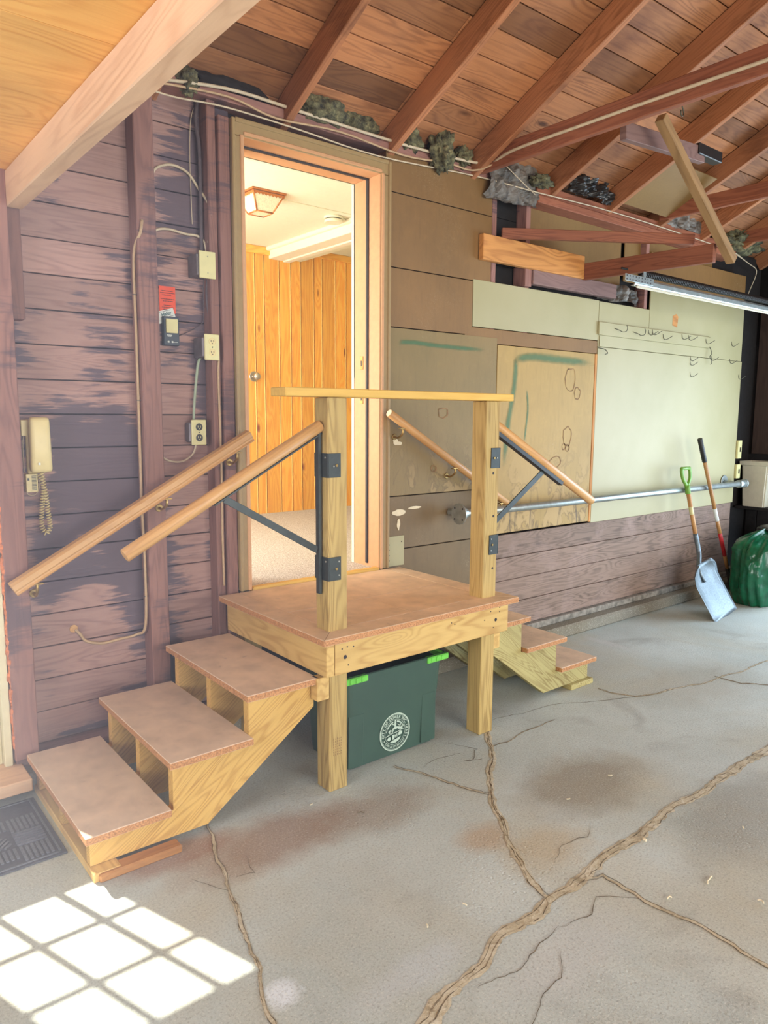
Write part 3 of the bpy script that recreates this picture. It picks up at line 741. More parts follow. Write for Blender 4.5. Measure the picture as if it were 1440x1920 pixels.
# ---- interior room beyond the door
ri = struct('wall_interior', (3, 5.45, DZ))
IY = 5.45; IZ0, IZ1 = .65, 2.863
x = .5; k = 0
bm = bmesh.new()
while x < 5.6:
    wd = [.092, .125, .078, .135, .105][k % 5]
    top = IZ1+.02 if x < 3.22 else IZ1+.05
    box('pine_board', x+.004, x+wd-.004, IY, IY+.016, IZ0, top, M['pine'], ri, bev=.005, along='z')
    for q in (.0,): box('pine_bead', x+wd-.0035, x+wd+.0035, IY-.004, IY+.012, IZ0, top, M['pinebead'], ri, bev=.002, along='z')
    x += wd+.008; k += 1
box('pine_backing', .3, 5.9, IY+.012, IY+.06, .5, 3.2, M['pine'], ri)
box('crown_trim', .3, 3.20, IY-.022, IY+.001, 2.800, 2.862, M['pine'], ri, bev=.006)
box('crown_trim', 3.48, 5.9, IY-.022, IY+.001, 2.845, 2.90, M['pine'], ri, bev=.006)
box('side_wall', .3, .36, YS+.1, IY+.05, .4, 3.2, M['creamw'], ri, along='z')
box('side_wall', 5.6, 5.66, YS+.1, IY+.05, .4, 3.2, M['creamw'], ri, along='z')
wall_holes('near_wall', .3, 5.66, .4, 3.2, YS+.11, YS+.14, [(DX0, DX1, DZ-.03, DTOP)], M['creamw'], ri)
fi = struct('floor_interior', (3, 4.3, .65)); box('carpet', .3, 5.66, YS+.12, IY+.05, .60, .668, M['carpet'], fi); box('carpet', DX0, DX1, YW+.013, YS+.119, .60, .668, M['carpet'], fi)
ci = struct('ceiling_interior', (3, 4.3, IZ1))
box('ceiling_board', .3, 3.185, YS+.10, IY+.05, IZ1, IZ1+.03, M['cream'], ci); box('ceiling_board', 3.48, 5.66, YS+.1, IY+.05, 2.90, 2.93, M['creamw'], ci)
box('joint_strip', 1.0, 3.10, 4.20, 4.212, IZ1-.003, IZ1+.001, M['creamw'], ci)
box('soffit', 3.165, 3.30, YS+.11, IY, 2.775, 2.95, M['cream'], ci, bev=.004, along='y')
box('soffit', 3.30, 3.36, YS+.11, IY, 2.765, 2.95, M['cream'], ci, bev=.004, along='y')
box('soffit_moulding', 3.13, 3.17, YS+.11, IY, 2.835, 2.864, M['cream'], ci, bev=.01, along='y')
box('soffit_moulding', 3.355, 3.48, YS+.11, IY, 2.79, 2.95, M['creamw'], ci, bev=.004, along='y')
kn = ri
rod('rosette', (3.006, IY-.001, 1.816), (3.006, IY-.012, 1.816), .042, M['screw'], kn, seg=24)
bm = bmesh.new(); bmesh.ops.create_uvsphere(bm, u_segments=20, v_segments=12, radius=.031, matrix=Matrix.Diagonal((1, .75, 1, 1)))
rod('neck', (3.006, IY-.012, 1.816), (3.006, IY-.045, 1.816), .013, M['screw'], kn); finish(bm, 'knob', M['screw'], kn, Matrix.Translation((3.006, IY-.06, 1.816)), smooth=True)
# lantern-shaped ceiling lamp
lp = thing('ceiling_lamp', (2.385, 4.20, IZ1), 'small copper and glass lantern lamp on the white ceiling beyond the door', 'ceiling lamp')
zt, zb, ht, hb = IZ1-.004, IZ1-.115, .108, .055; cx, cy = 2.385, 4.20
box('canopy', cx-ht-.012, cx+ht+.012, cy-ht-.012, cy+ht+.012, zt-.008, zt+.004, M['copper'], lp, bev=.002)
cor = [(-1,-1),(1,-1),(1,1),(-1,1)]
for i in range(4):
    a, b = cor[i], cor[(i+1) % 4]
    q = [(cx+a[0]*ht, cy+a[1]*ht, zt-.01), (cx+b[0]*ht, cy+b[1]*ht, zt-.01), (cx+b[0]*hb, cy+b[1]*hb, zb), (cx+a[0]*hb, cy+a[1]*hb, zb)]
    nn = (Vector(q[1])-Vector(q[0])).cross(Vector(q[3])-Vector(q[0]))
    poly('glass_panel', q, .002, nn, M['lampglass'], lp)
    tube('corner_bar', [q[0], q[3]], .0055, M['copper'], lp, seg=6, smooth=0)
    tube('bottom_bar', [q[3], q[2]], .0055, M['copper'], lp, seg=6, smooth=0)
    v0, v1 = Vector(q[0]), Vector(q[1]); bmz = bmesh.new()
    for k in range(9):
        p0 = v0+(v1-v0)*(k/9); p1 = v0+(v1-v0)*((k+1)/9); dn = (Vector(q[3])-v0).normalized()*.022; pm = (p0+p1)/2
        off = nn.normalized()*(-.004)
        for sgn in (1, -1):
            bmz.faces.new([bmz.verts.new(w_+off*sgn) for w_ in (p0, p1, p1+dn*.55, pm+dn, p0+dn*.55)])
    finish(bmz, 'scalloped_band', M['copper'], lp)
poly('glass_panel', [(cx-hb, cy-hb, zb), (cx+hb, cy-hb, zb), (cx+hb, cy+hb, zb), (cx-hb, cy+hb, zb)], .002, (0, 0, 1), M['lampglass'], lp)
sd = thing('smoke_detector', (3.03, 4.33, IZ1), 'round white smoke detector on the ceiling near the white soffit', 'smoke detector')
rod('base', (3.03, 4.33, IZ1), (3.03, 4.33, IZ1-.016), .066, M['smokew'], sd, seg=28); rod('body', (3.03, 4.33, IZ1-.022), (3.03, 4.33, IZ1-.042), .062, M['smokew'], sd, seg=28)
rod('vent_gap', (3.03, 4.33, IZ1-.015), (3.03, 4.33, IZ1-.023), .054, M['ink'], sd, seg=28)
box('latch', 3.085, 3.12, 4.315, 4.345, IZ1-.016, IZ1, M['smokew'], sd, bev=.003)

# ================================================================= LANDING
PY = 2.278   # front face of the posts
ld = thing('entry_landing', (2.03, 2.65, 0), 'square wooden landing with brown top, posts and guard rail at door', 'landing')
LX0, LX1, LY0 = 1.487, 2.585, 2.195
bd = .105
def deck(x0, x1, y0, y1): return box('deck_panel', x0, x1, y0, y1, DZ-.026, DZ, M['mdfdeck'], ld, bev=.0022)
yi = LY0+bd
LYB = YW-.036
# mitred front border and side borders
poly('deck_border', [(LX0, LY0, DZ-.026), (LX1, LY0, DZ-.026), (LX1-bd, LY0+bd, DZ-.026), (LX0+bd, LY0+bd, DZ-.026)], .026, (0, 0, 1), M['mdfdeck'], ld, bev=.002)
poly('deck_border', [(LX0, LY0+.001, DZ-.026), (LX0+bd-.001, LY0+bd, DZ-.026), (LX0+bd-.001, LYB, DZ-.026), (LX0, LYB, DZ-.026)], .026, (0, 0, 1), M['mdfdeck'], ld, bev=.002)
poly('deck_border', [(LX1, LY0+.001, DZ-.026), (LX1, LYB, DZ-.026), (LX1-bd+.001, LYB, DZ-.026), (LX1-bd+.001, LY0+bd, DZ-.026)], .026, (0, 0, 1), M['mdfdeck'], ld, bev=.002)
deck(LX0+bd, LX0+bd+.42, yi+.001, 2.62); deck(LX0+bd+.421, LX1-bd, yi+.001, 2.62); deck(LX0+bd, LX1-bd, 2.622, LYB)
def beam_box(name, x0, x1, y0, y1, along='x', z0=.498, z1=DZ-.027): return box(name, x0, x1, y0, y1, z0, z1, M['yellow'], ld, bev=.002, along=along)
beam_box('rim_joist', 1.567, 2.560, PY-.04, PY-.001); beam_box('rim_joist', 1.527, 1.565, PY-.04, YW-.04, 'y'); beam_box('rim_joist', 2.522, 2.560, PY, YW-.04, 'y')
beam_box('joist', 1.95, 1.988, PY+.09, YW-.04, 'y'); beam_box('joist', 2.2, 2.238, PY+.09, YW-.04, 'y')
for i, (a, b) in enumerate(((1.566, 1.655), (2.425, 2.514))):
    box('post', a, b, PY, PY+.089, 0, 1.568, M['treated'], ld, bev=.004, along='z')
for a, b in ((1.566, 1.655), (2.425, 2.514)):
    box('post', a, b, YW-.135, YW-.046, .0 if False else 0.0, DZ-.03, M['treated'], ld, bev=.004, along='z')
box('guard_rail', 1.375, 2.590, PY-.014, PY+.092, 1.569, 1.601, M['cap'], ld, bev=.003)
box('ledger_block', 1.508, 1.5645, PY-.004, 2.323, .395, .488, M['yellow'], ld, bev=.003, along='y')
box('ledger_block', 2.516, 2.575, PY+.02, 2.383, .395, .488, M['yellow'], ld, bev=.003, along='y')
for (x, z, r) in ((1.615,.565,.0085),(2.475,.565,.0085),(1.60,.60,.003),(1.625,.605,.003),(1.655,.60,.003),(1.63,.53,.003),(2.44,.61,.003),(2.50,.60,.003),(2.50,.62,.003),(2.46,.53,.003),(2.40,.575,.003),(2.21,.59,.003),(2.19,.60,.0025)):
    rod('bolt_hole', (x, PY-.0415, z), (x, PY-.039, z), r, M['ink'], ld, seg=12)
for (x, y, z, r) in ((2.478, PY, 1.243, .006), (2.485, PY, 1.045, .006), (2.487, PY, .80, .006)):
    rod('bolt_hole', (x, y-.0012, z), (x, y+.002, z), r, M['ink'], ld, seg=12)
# little stamp on the left post: illegible rows
for r in range(5):
    bmr = bmesh.new(); z = .235+r*.0
    for k in range(7):
        hh = .004+.004*R(); x0 = 1.585+r*.009
        box_bm(bmr, x0, x0+.0035*(.5+R()*.6), PY-.0006, PY, .15+k*.011, .15+k*.011+hh)
    finish(bmr, 'grade_stamp', M['stampink'] if 'stampink' in M else M['stainline'], ld)

# ---- handrails with black steel brackets on the posts
def steel_rail(label, top, bot, x_post_face, sx, parent_thing_loc):
    t = thing('handrail', parent_thing_loc, label, 'handrail')
    rod('rail', top, bot, .0225, M['rail'], t, seg=20)
    return t
# left rail leans down to the left in plane y = 2.33
hl = thing('handrail', (1.56, 2.33, .82), 'round oak handrail with black steel brace, left of the front left post', 'handrail')
LT, LB = Vector((1.562, 2.325, 1.462)), Vector((.803, 2.325, 1.048))
rod('rail', LT, LB, .0235, M['rail'], hl, seg=20)
bar('mounting_bar', (1.553, 2.325, 1.44), (1.553, 2.325, .812), .024, .012, M['blackmetal'], hl, upv=(1, 0, 0), bev=.001)
dirL = (LB-LT).normalized(); nL = Vector((0, 0, 1))-dirL*dirL.z; nL.normalize()
bar('rail_strap', LT-nL*.027+dirL*.01, LT-nL*.027+dirL*.52, .020, .006, M['blackmetal'], hl, upv=nL, bev=.001)
pm = LT+dirL*.475-nL*.03
bar('brace', (1.545, 2.325, .985), pm, .026, .006, M['blackmetal'], hl, upv=(0, 1, 0), bev=.001)
def angle_plates(t, x0, sgn, zc, face, screws):
    """wrapping plate on the post front at x0 and the flank"""
    xa, xb = (x0, x0+sgn*.056)
    box('bracket_plate', min(xa, xb), max(xa, xb), PY-.0045, PY-.0008, zc-.046, zc+.046, M['blackmetal'], t, bev=.0008)
    box('bracket_plate', min(x0-sgn*.0045, x0-sgn*.0008), max(x0-sgn*.0045, x0-sgn*.0008), PY-.0045, PY+.088, zc-.046, zc+.046, M['blackmetal'], t, bev=.0008)
    for (dx, dz, r) in screws:
        rod('screw', (x0+sgn*dx, PY-.0075, zc+dz), (x0+sgn*dx, PY-.004, zc+dz), r, M['screw'] if r < .005 else M['brass'], t, seg=10)
    for dz in (-.03, .03): rod('screw', (x0-sgn*.007, PY+.07, zc+dz), (x0-sgn*.004, PY+.07, zc+dz), .004, M['screw'], t, seg=10)
    rod('screw', (x0-sgn*.007, PY+.012, zc+.03), (x0-sgn*.004, PY+.012, zc+.03), .004, M['screw'], t, seg=10)
angle_plates(hl, 1.566, 1, 1.312, 1, [(.022, -.003, .0035), (.036, 0, .006)])
angle_plates(hl, 1.566, 1, .912, 1, [(.045, .028, .0035), (.045, -.026, .0035), (.034, 0, .006)])
hr = thing('handrail', (2.52, 2.33, .82), 'oak handrail with long black strap and brace, right of the front right post', 'handrail')
RT, RB = Vector((2.520, 2.325, 1.470)), Vector((3.300, 2.325, 1.055))
rod('rail', RT, RB, .0235, M['rail'], hr, seg=20)
dirR = (RB-RT).normalized(); nR = (Vector((0, 0, 1))-dirR*dirR.z).normalized()
bar('rail_strap', RT-nR*.030, RT-nR*.030+dirR*.60, .028, .022, M['black'], hr, upv=nR, bev=.002)
bar('mounting_bar', (2.527, 2.325, 1.44), (2.527, 2.325, .812), .024, .012, M['blackmetal'], hr, upv=(1, 0, 0), bev=.001)
bar('brace', (2.535, 2.325, 1.0), RT-nR*.035+dirR*.44, .028, .006, M['blackmetal'], hr, upv=(0, 1, 0), bev=.001)
angle_plates(hr, 2.514, -1, 1.312, 1, [(.018, 0, .0035), (.036, 0, .0055)])
angle_plates(hr, 2.514, -1, .912, 1, [(.045, .028, .0035), (.045, -.026, .0035), (.036, 0, .0055)])
# wall rails
def wall_bracket(t, p, yw):
    p = Vector(p)
    rod('rosette', (p.x, yw-.001, p.z-.075), (p.x, yw-.007, p.z-.075), .018, M['brass'], t, seg=14)
    tube('bracket_arm', [(p.x, yw-.006, p.z-.075), (p.x, yw-.035, p.z-.078), (p.x, p.y, p.z-.055), (p.x, p.y, p.z-.024)], .006, M['brass'], t, seg=8)
    box('saddle', p.x-.022, p.x+.022, p.y-.011, p.y+.011, p.z-.030, p.z-.024, M['brass'], t, bev=.001)
ha = thing('handrail', (.61, 3.03, .83), 'grooved wooden wall handrail above the left stairs, below the phone', 'handrail')
A1, B1 = Vector((.615, 3.012, .826)), Vector((1.640, 3.012, 1.398))
Rm, L, _, _ = frame(A1, B1)
prof = [(-.026,-.018),(.018,-.018),(.026,-.012),(.021,-.006),(.021,0),(.026,.006),(.026,.026),(.018,.036),(-.012,.038),(-.026,.03)]
bm = bmesh.new(); lo = [bm.verts.new((-L/2, y, z)) for y, z in prof]; hi = [bm.verts.new((L/2, y, z)) for y, z in prof]
prof_n = len(prof); bm.faces.new(lo); bm.faces.new(hi[::-1])
for i in range(prof_n): bm.faces.new((lo[i], lo[(i+1) % prof_n], hi[(i+1) % prof_n], hi[i]))
finish(bm, 'rail', M['rail'], ha, Matrix.Translation((A1+B1)/2) @ Rm @ Matrix.Rotation(math.pi, 4, 'X') @ Matrix.Rotation(math.pi, 4, 'Z') if False else Matrix.Translation((A1+B1)/2) @ Rm @ Matrix.Scale(-1, 4, (0, 1, 0)))
for t_, yw in ((.08, YW-.03), (.60, YW), (.93, YW-.01)): wall_bracket(ha, A1+(B1-A1)*t_, yw)
hc = thing('handrail', (2.46, 3.03, 1.5), 'round wooden wall handrail with light cut end, right of the door casing', 'handrail')
A2, B2 = Vector((2.470, 3.022, 1.515)), Vector((3.42, 3.022, .965))
rod('rail', A2, B2, .022, M['rail'], hc, seg=20)
dC = (B2-A2).normalized(); rod('cut_end', A2-dC*.0022, A2+dC*.001, .0195, M['shaving'], hc, seg=20)
for t_ in (.10, .52, .94): wall_bracket(hc, A2+(B2-A2)*t_, YW-.004)

# ================================================================= STAIRS
def stairs(label, x0, sgn, y0, y1, tops, run, tread_d, fir, edges, toe, name='staircase'):
    """sgn=+1: climbs towards +x starting at x0"""
    t = thing(name, (x0, (y0+y1)/2, 0), label, 'stairs')
    for i, (xa, xb) in enumerate(edges):
        box('tread', min(xa, xb), max(xa, xb), y0, y1, tops[i]-.026, tops[i], M['mdf'], t, bev=.002, along='y')
    return t
def stringer(t, pts, y, mat, thick=.038):
    return poly('stringer', [(x, y, z) for x, z in pts], thick, (0, 1, 0), mat, t, bev=.0012, xdir=(pts[0][0]-pts[-1][0] if False else 1, 0, 1))
tops = [.155, .322, .488]
# left flight
sl_ = stairs('left flight of three brown treads on yellow stringers, climbing to the landing', .62, 1, 2.285, 3.035, tops, .295, .3, True, ((.628, .915), (.915, 1.235), (1.212, 1.522)), None)
tb = .026
Lp = [(.650, .032), (.650, tops[0]-tb), (.938, tops[0]-tb), (.938, tops[1]-tb), (1.236, tops[1]-tb), (1.236, tops[2]-tb), (1.524, tops[2]-tb), (1.524, .36), (1.065, .030)]
for y in (2.325, 2.64, 2.955):
    poly('stringer', [(x, y, z) for x, z in Lp], .038, (0, 1, 0), M['string'], sl_, bev=.001, xdir=(1, 0, .72))
box('toe_board', .645, .735, 2.275, 3.02, 0, .030, M['yellow'], sl_, bev=.003, along='y')
box('foot_cleat', .66, .94, 2.262, 2.318, 0, .028, M['golden'], sl_, bev=.005)
# right flight (mirrored)
sr_ = thing('staircase', (3.0, 2.7, 0), 'right flight of three brown treads on pale treated stringers, beyond the landing', 'stairs')
for i, (xa, xb) in enumerate(((3.135, 3.450), (2.845, 3.172), (2.560, 2.865))):
    box('tread', xa, xb, 2.35, 3.00, tops[i]-.026, tops[i], M['mdf'], sr_, bev=.002, along='y')
Rp = [(3.415, .032), (3.415, tops[0]-tb), (3.125, tops[0]-tb), (3.125, tops[1]-tb), (2.835, tops[1]-tb), (2.835, tops[2]-tb), (2.602, tops[2]-tb), (2.602, .34), (3.03, .030)]
for y in (2.385, 2.66, 2.93):
    poly('stringer', [(x, y, z) for x, z in Rp], .038, (0, 1, 0), M['string2'], sr_, bev=.001, xdir=(1, 0, -.72))
box('toe_board', 3.24, 3.44, 2.36, 3.0, 0, .030, M['string2'], sr_, bev=.003, along='y')

# ================================================================= TOTE
tt = thing('storage_tote', (1.95, 2.56, 0), 'dark green storage tote with lime latches under the landing', 'storage box')
bm = bmesh.new()
TX0, TX1, TY0, TY1 = 1.725, 2.224, 2.378, 2.66
def ring(x0, x1, y0, y1, z, r=.03, n=4):
    vs = []
    for cx_, cy_, a0 in ((x1-r, y0+r, -90), (x1-r, y1-r, 0), (x0+r, y1-r, 90), (x0+r, y0+r, 180)):
        for k in range(n+1):
            a = math.radians(a0+90*k/n); vs.append(bm.verts.new((cx_+r*math.cos(a)-1.95, cy_+r*math.sin(a)-2.56, z)))
    return vs
seq = [(0, .004, .03), (0, .015, .033), (0, .245, .033), (.010, .250, .036), (.014, .398, .036), (.030, .400, .04), (.032, .425, .04), (.026, .428, .036), (.018, .426, .034), (.010, .40, .03), (.002, .02, .03)]
rgs = []
for off, z, r in seq:
    ex = off+(.014*(z/.42)); rgs.append(ring(TX0-ex, TX1+ex, TY0-ex, TY1+ex, z, r))
for a, b in zip(rgs, rgs[1:]):
    k = len(a)
    for i in range(k): bm.faces.new((a[i], a[(i+1) % k], b[(i+1) % k], b[i]))
bm.faces.new(rgs[0][::-1]); bm.faces.new(rgs[-1])
body = finish(bm, 'body', M['tote'], tt, Matrix.Translation((1.95, 2.56, 0)))
# raised corner ribs and side flutes on the front
for xa, xb in ((1.724, 1.800), (2.135, 2.222)):
    poly('corner_panel', [(xa, TY0-.003, .012), (xb, TY0-.003, .012), (xb-(.004 if xa > 2 else -.004), TY0-.009, .246), (xa, TY0-.009, .246)], .007, (0, -1, 0), M['tote'], tt, bev=.002)
for xa, xb in ((1.682, 1.800), (2.135, 2.262)):
    lt = box('latch', xa, xb, TY0-.052, TY0-.026, .399, .427, M['lime'], tt, bev=.004)
    for k in range(3): box('latch_rib', xa+.02+k*.03, xa+.028+k*.03, TY0-.055, TY0-.048, .403, .423, M['lime'], lt, bev=.001)
for xa in (1.680, 2.244):
    box('latch', xa, xa+.022, TY0-.05, TY0+.06, .399, .427, M['lime'], tt, bev=.004)
# city seal
SC = Vector((1.978, TY0-.0125, .112)); SR = .0865
em = bpy.data.objects.new('city_seal', None); link(em, tt, Matrix.Translation(SC)); em['label'] = 'round pale printed seal on tote front'
def annulus(bm, r0, r1, n=48, cx=0, cy=0, a0=0, a1=360):
    pr = None
    for k in range(n+1):
        a = math.radians(a0+(a1-a0)*k/n); cur = (bm.verts.new((cx+r0*math.cos(a), cy+r0*math.sin(a), 0)), bm.verts.new((cx+r1*math.cos(a), cy+r1*math.sin(a), 0)))
        if pr: bm.faces.new((pr[0], pr[1], cur[1], cur[0]))
        pr = cur
SM = wallM(SC.x, SC.y, SC.z)
bm = bmesh.new(); annulus(bm, SR*.935, SR); annulus(bm, SR*.895, SR*.91); annulus(bm, SR*.655, SR*.675)
finish(bm, 'seal_ring', M['print'], em, SM)
bm = bmesh.new()
def arc_text(s, rad, size, a_mid, span, flip=False):
    widths = {' ': .55, 'I': .45, '.': .4, '1': .7}; ws = [widths.get(c, 1.0) for c in s]; tot = sum(ws); acc = 0
    for c, wd in zip(s, ws):
        f = (acc+wd/2)/tot; acc += wd
        if c == ' ': continue
        a = a_mid+(span/2-span*f)*(1 if not flip else -1); ar = math.radians(a)
        m = Matrix.Translation((rad*math.cos(ar), rad*math.sin(ar), 0)) @ Matrix.Rotation(ar+(-math.pi/2 if not flip else math.pi/2), 4, 'Z')
        add_bm(bm, text_bm(c, size, True), m)
arc_text('CITY OF DOVER INC. 1855', SR*.785, SR*.215, 84, 218)
finish(bm, 'lettering', M['print'], em, SM); bm = bmesh.new()
arc_text('TOWN SETTLED 1623', SR*.785, SR*.155, 268, 108, True)
for a in (206, 330):
    ar = math.radians(a); annulus(bm, .0, SR*.035, 8, SR*.785*math.cos(ar), SR*.785*math.sin(ar))
finish(bm, 'lettering', M['print'], em, SM)
bm = bmesh.new(); u = SR*.63
def pg(pts, s=1.0, ox=0, oy=0): 
    bm.faces.new([bm.verts.new(((x*s+ox)*u, (y*s+oy)*u, 0)) for x, y in pts])
# scroll banner over the top, rider and horse, ground line, shore, stumps and a house
annulus(bm, u*.84, u*.96, 20, 0, -.02*u, 20, 78); annulus(bm, u*.84, u*.96, 20, 0, -.02*u, 102, 160); annulus(bm, u*.70, u*.76, 20, 0, -.1*u, 30, 80)
pg([(-.30,.30),(-.1,.42),(.22,.42),(.45,.34),(.5,.18),(.3,.24),(.0,.22),(-.2,.2)])
pg([(.36,.36),(.52,.58),(.66,.60),(.72,.48),(.56,.44),(.5,.28)])
pg([(-.05,.42),(-.1,.68),(-.02,.86),(.1,.86),(.14,.68),(.12,.42)]); pg([(-.08,.9),(0,1.0),(.12,.98),(.1,.86)])
pg([(.1,.7),(.3,.58),(.32,.52),(.1,.6)]); pg([(-.1,.66),(-.32,.76),(-.34,.70),(-.1,.58)])
pg([(-.28,.28),(-.55,.08),(-.50,.02),(-.18,.22)]); pg([(.4,.22),(.62,.08),(.58,.0),(.32,.18)]); pg([(-.2,.24),(-.34,-.04),(-.28,-.06),(-.1,.2)])
pg([(-.96,-.18),(-.4,-.05),(.2,-.02),(.92,.1),(.92,.05),(.2,-.08),(-.4,-.12),(-.96,-.25)])
pg([(-.62,-.02),(-.72,.16),(-.5,.3),(-.38,.1),(-.44,-.03)]); pg([(.5,.04),(.46,.3),(.62,.4),(.8,.28),(.78,.08)])
pg([(-.72,-.32),(-.82,-.5),(-.62,-.66),(-.44,-.55),(-.48,-.32)]); pg([(-.28,-.22),(-.26,-.62),(-.08,-.6),(-.06,-.2)]); pg([(-.04,-.26),(.0,-.5),(.06,-.5),(.08,-.24)])
pg([(.14,-.22),(.18,-.46),(.24,-.46),(.26,-.2)]); pg([(.38,-.14),(.36,-.4),(.72,-.34),(.78,-.12),(.56,-.02)])
pg([(-.56,-.78),(-.2,-.68),(.3,-.58),(.6,-.5),(.48,-.76),(.1,-.92),(-.3,-.9)])
pg([(-.92,.1),(-.80,.24),(-.74,.42),(-.84,.4),(-.94,.2)]); pg([(.80,.36),(.92,.2),(.96,.3),(.86,.48)])
finish(bm, 'seal_picture', M['print'], em, SM)

# ================================================================= DOOR MAT
mt = thing('door_mat', (.2, 2.73, 0), 'charcoal rubber mat with raised block pattern in front of the stairs', 'door mat')
MX0, MX1, MY0, MY1 = -.12, .628, 2.503, 2.965
box('base', MX0, MX1, MY0, MY1, 0.001, .007, M['mat'], mt, bev=.003)
rb = bmesh.new(); cell = .104
nx, ny = int((MX1-MX0-.05)/cell), int((MY1-MY0-.05)/cell)
for i in range(nx):
    for j in range(ny):
        cx0 = MX1-.028-(i+1)*cell; cy0 = MY0+.025+j*cell; m_ = (i+j*2) % 4
        for k in range(6):
            q = .006+k*(cell-.004)/6
            if m_ in (0,): box_bm(rb, cx0+q, cx0+q+.0085, cy0+.004, cy0+cell-.004, .006, .0115)
            elif m_ == 2: box_bm(rb, cx0+.004, cx0+cell-.004, cy0+q, cy0+q+.0085, .006, .0115)
            elif m_ == 1: box_bm(rb, cx0+q, cx0+q+.0085, cy0+.03, cy0+cell-.004, .006, .0115)
            else:
                Md = Matrix.Translation((cx0+cell/2, cy0+cell/2, 0)) @ Matrix.Rotation(math.radians(45), 4, 'Z')
                off = (k-2.5)*.016; ln = .046-abs(off)*.75
                box_bm(rb, -ln, ln, off-.0042, off+.0042, .006, .0115, Md)
tag(finish(rb, 'ridge_pattern', M['matridge'], mt), kind='stuff')
fr = bmesh.new()
for a in ((MX0+.012, MX0+.018, MY0+.012, MY1-.012), (MX1-.022, MX1-.016, MY0+.012, MY1-.012), (MX0+.012, MX1-.016, MY0+.012, MY0+.018), (MX0+.012, MX1-.016, MY1-.018, MY1-.012)):
    box_bm(fr, *a, .006, .010)
finish(fr, 'raised_border', M['matridge'], mt)

# ================================================================= LEFT WALL FITTINGS
jb = thing('junction_box', (1.505, YW+.02, 2.165), 'metal junction box with blank ivory cover plate, above the outlets', 'junction box')
box('box', 1.436, 1.506, YW-.008, YS-.004, 2.108, 2.200, M['steelgrey'], jb, bev=.003)
box('cover_plate', 1.444, 1.520, YW-.020, YW-.009, 2.097, 2.212, M['ivoryplate'], jb, bev=.002)
for z in (2.12, 2.19): rod('screw', (1.482, YW-.0225, z), (1.482, YW-.0195, z), .0028, M['screw'], jb, seg=8)
def outlet(label, x, z, mat, sock, y0=YW+.025):
    o = thing('wall_outlet', (x, y0, z), label, 'outlet')
    box('box', x-.042, x+.014, y0+.010, YS-.004, z-.045, z+.045, M['steelgrey'], o, bev=.006)
    box('cover_plate', x-.035, x+.035, y0, y0+.012, z-.057, z+.057, mat, o, bev=.003)
    for dz in (-.024, .024):
        s = rod('socket', (x, y0-.0015, z+dz), (x, y0+.001, z+dz), .0165, sock, o, seg=16)
        for dx in (-.006, .006): box('slot', x+dx-.0012, x+dx+.0012, y0-.0025, y0-.001, z+dz-.002, z+dz+.007, M['ink'] if sock != M['black'] else M['ivoryplate'], s)
        rod('slot', (x, y0-.0025, z+dz-.008), (x, y0-.001, z+dz-.008), .0025, M['ink'] if sock != M['black'] else M['ivoryplate'], s, seg=8)
    rod('screw', (x, y0-.002, z), (x, y0+.001, z), .003, M['ink'], o, seg=8)
    return o
outlet('upper outlet with ivory sockets, beside the stud left of the door', 1.493, 1.800, M['ivoryplate'], M['ivory'], YW-.022)
outlet('lower outlet with two black sockets and a pale worn plate', 1.441, 1.421, M['ivoryplate'], M['black'])
# garage opener wall button
wc = thing('wall_console', (1.34, YS, 1.865), 'dark slate wall control with square cream button, below the orange card', 'wall control')
box('case', 1.304, 1.376, YS-.030, YS-.003, 1.803, 1.928, M['navy'], wc, bev=.003)
box('push_button', 1.314, 1.368, YS-.036, YS-.029, 1.857, 1.918, M['ivoryplate'], wc, bev=.002)
for (x0, x1, z) in ((1.318, 1.342, 1.848), (1.321, 1.338, 1.843)): box('lettering', x0, x1, YS-.0308, YS-.0298, z-.0016, z+.0016, M['paper'], wc)
for x in (1.320, 1.338): box('small_button', x, x+.008, YS-.033, YS-.0298, 1.815, 1.823, M['paper'], wc, bev=.001)
box('lettering', 1.348, 1.366, YS-.0308, YS-.0298, 1.8175, 1.8195, M['paper'], wc)
oc = thing('warning_card', (1.333, YS, 2.01), 'small orange printed card on the dark boards above the wall control', 'card')
box('card', 1.298, 1.373, YS-.0055, YS-.0035, 1.945, 2.060, M['orange'], oc, bev=.0005)
bm = bmesh.new()
for i, (a, b) in enumerate(((.012,.060),(.006,.070),(.015,.052),(None,None),(.008,.070),(.016,.060),(None,None),(.020,.056),(.012,.066),(.018,.058))):
    if a is None: continue
    z = 2.040-i*.0088; xx = 1.298+a
    while xx < 1.298+b:
        wdd = .003+.006*R(); box_bm(bm, xx, min(xx+wdd, 1.298+b+.003), YS-.0062, YS-.0054, z-.0014, z+.0014); xx += wdd+.002
tag(finish(bm, 'lettering', M['ink'], oc), kind='stuff')
bc = thing('business_card', (1.322, YS, 1.935), 'tilted white business card tucked behind the wall control', 'card')
Mb = Matrix.Translation((1.325, YS-.0085, 1.932)) @ Matrix.Rotation(math.radians(-17), 4, 'Y')
bm = bmesh.new(); box_bm(bm, -.042, .042, -.0008, .0008, -.026, .026); finish(bm, 'card', M['paper'], bc, Mb)
bm = bmesh.new(); add_bm(bm, text_bm('Hafer', .021, True), Matrix.Translation((.004, -.0016, .008)) @ Matrix.Rotation(math.radians(90), 4, 'X')); finish(bm, 'lettering', M['tealink'], bc, Mb)
bm = bmesh.new()
for z, a, b in ((.021,-.03,.03),(-.006,-.02,.034),(-.011,-.016,.03),(-.016,-.01,.034)): box_bm(bm, a, b, -.0014, -.001, z-.0008, z+.0008)
finish(bm, 'lettering', M['ink'], bc, Mb)
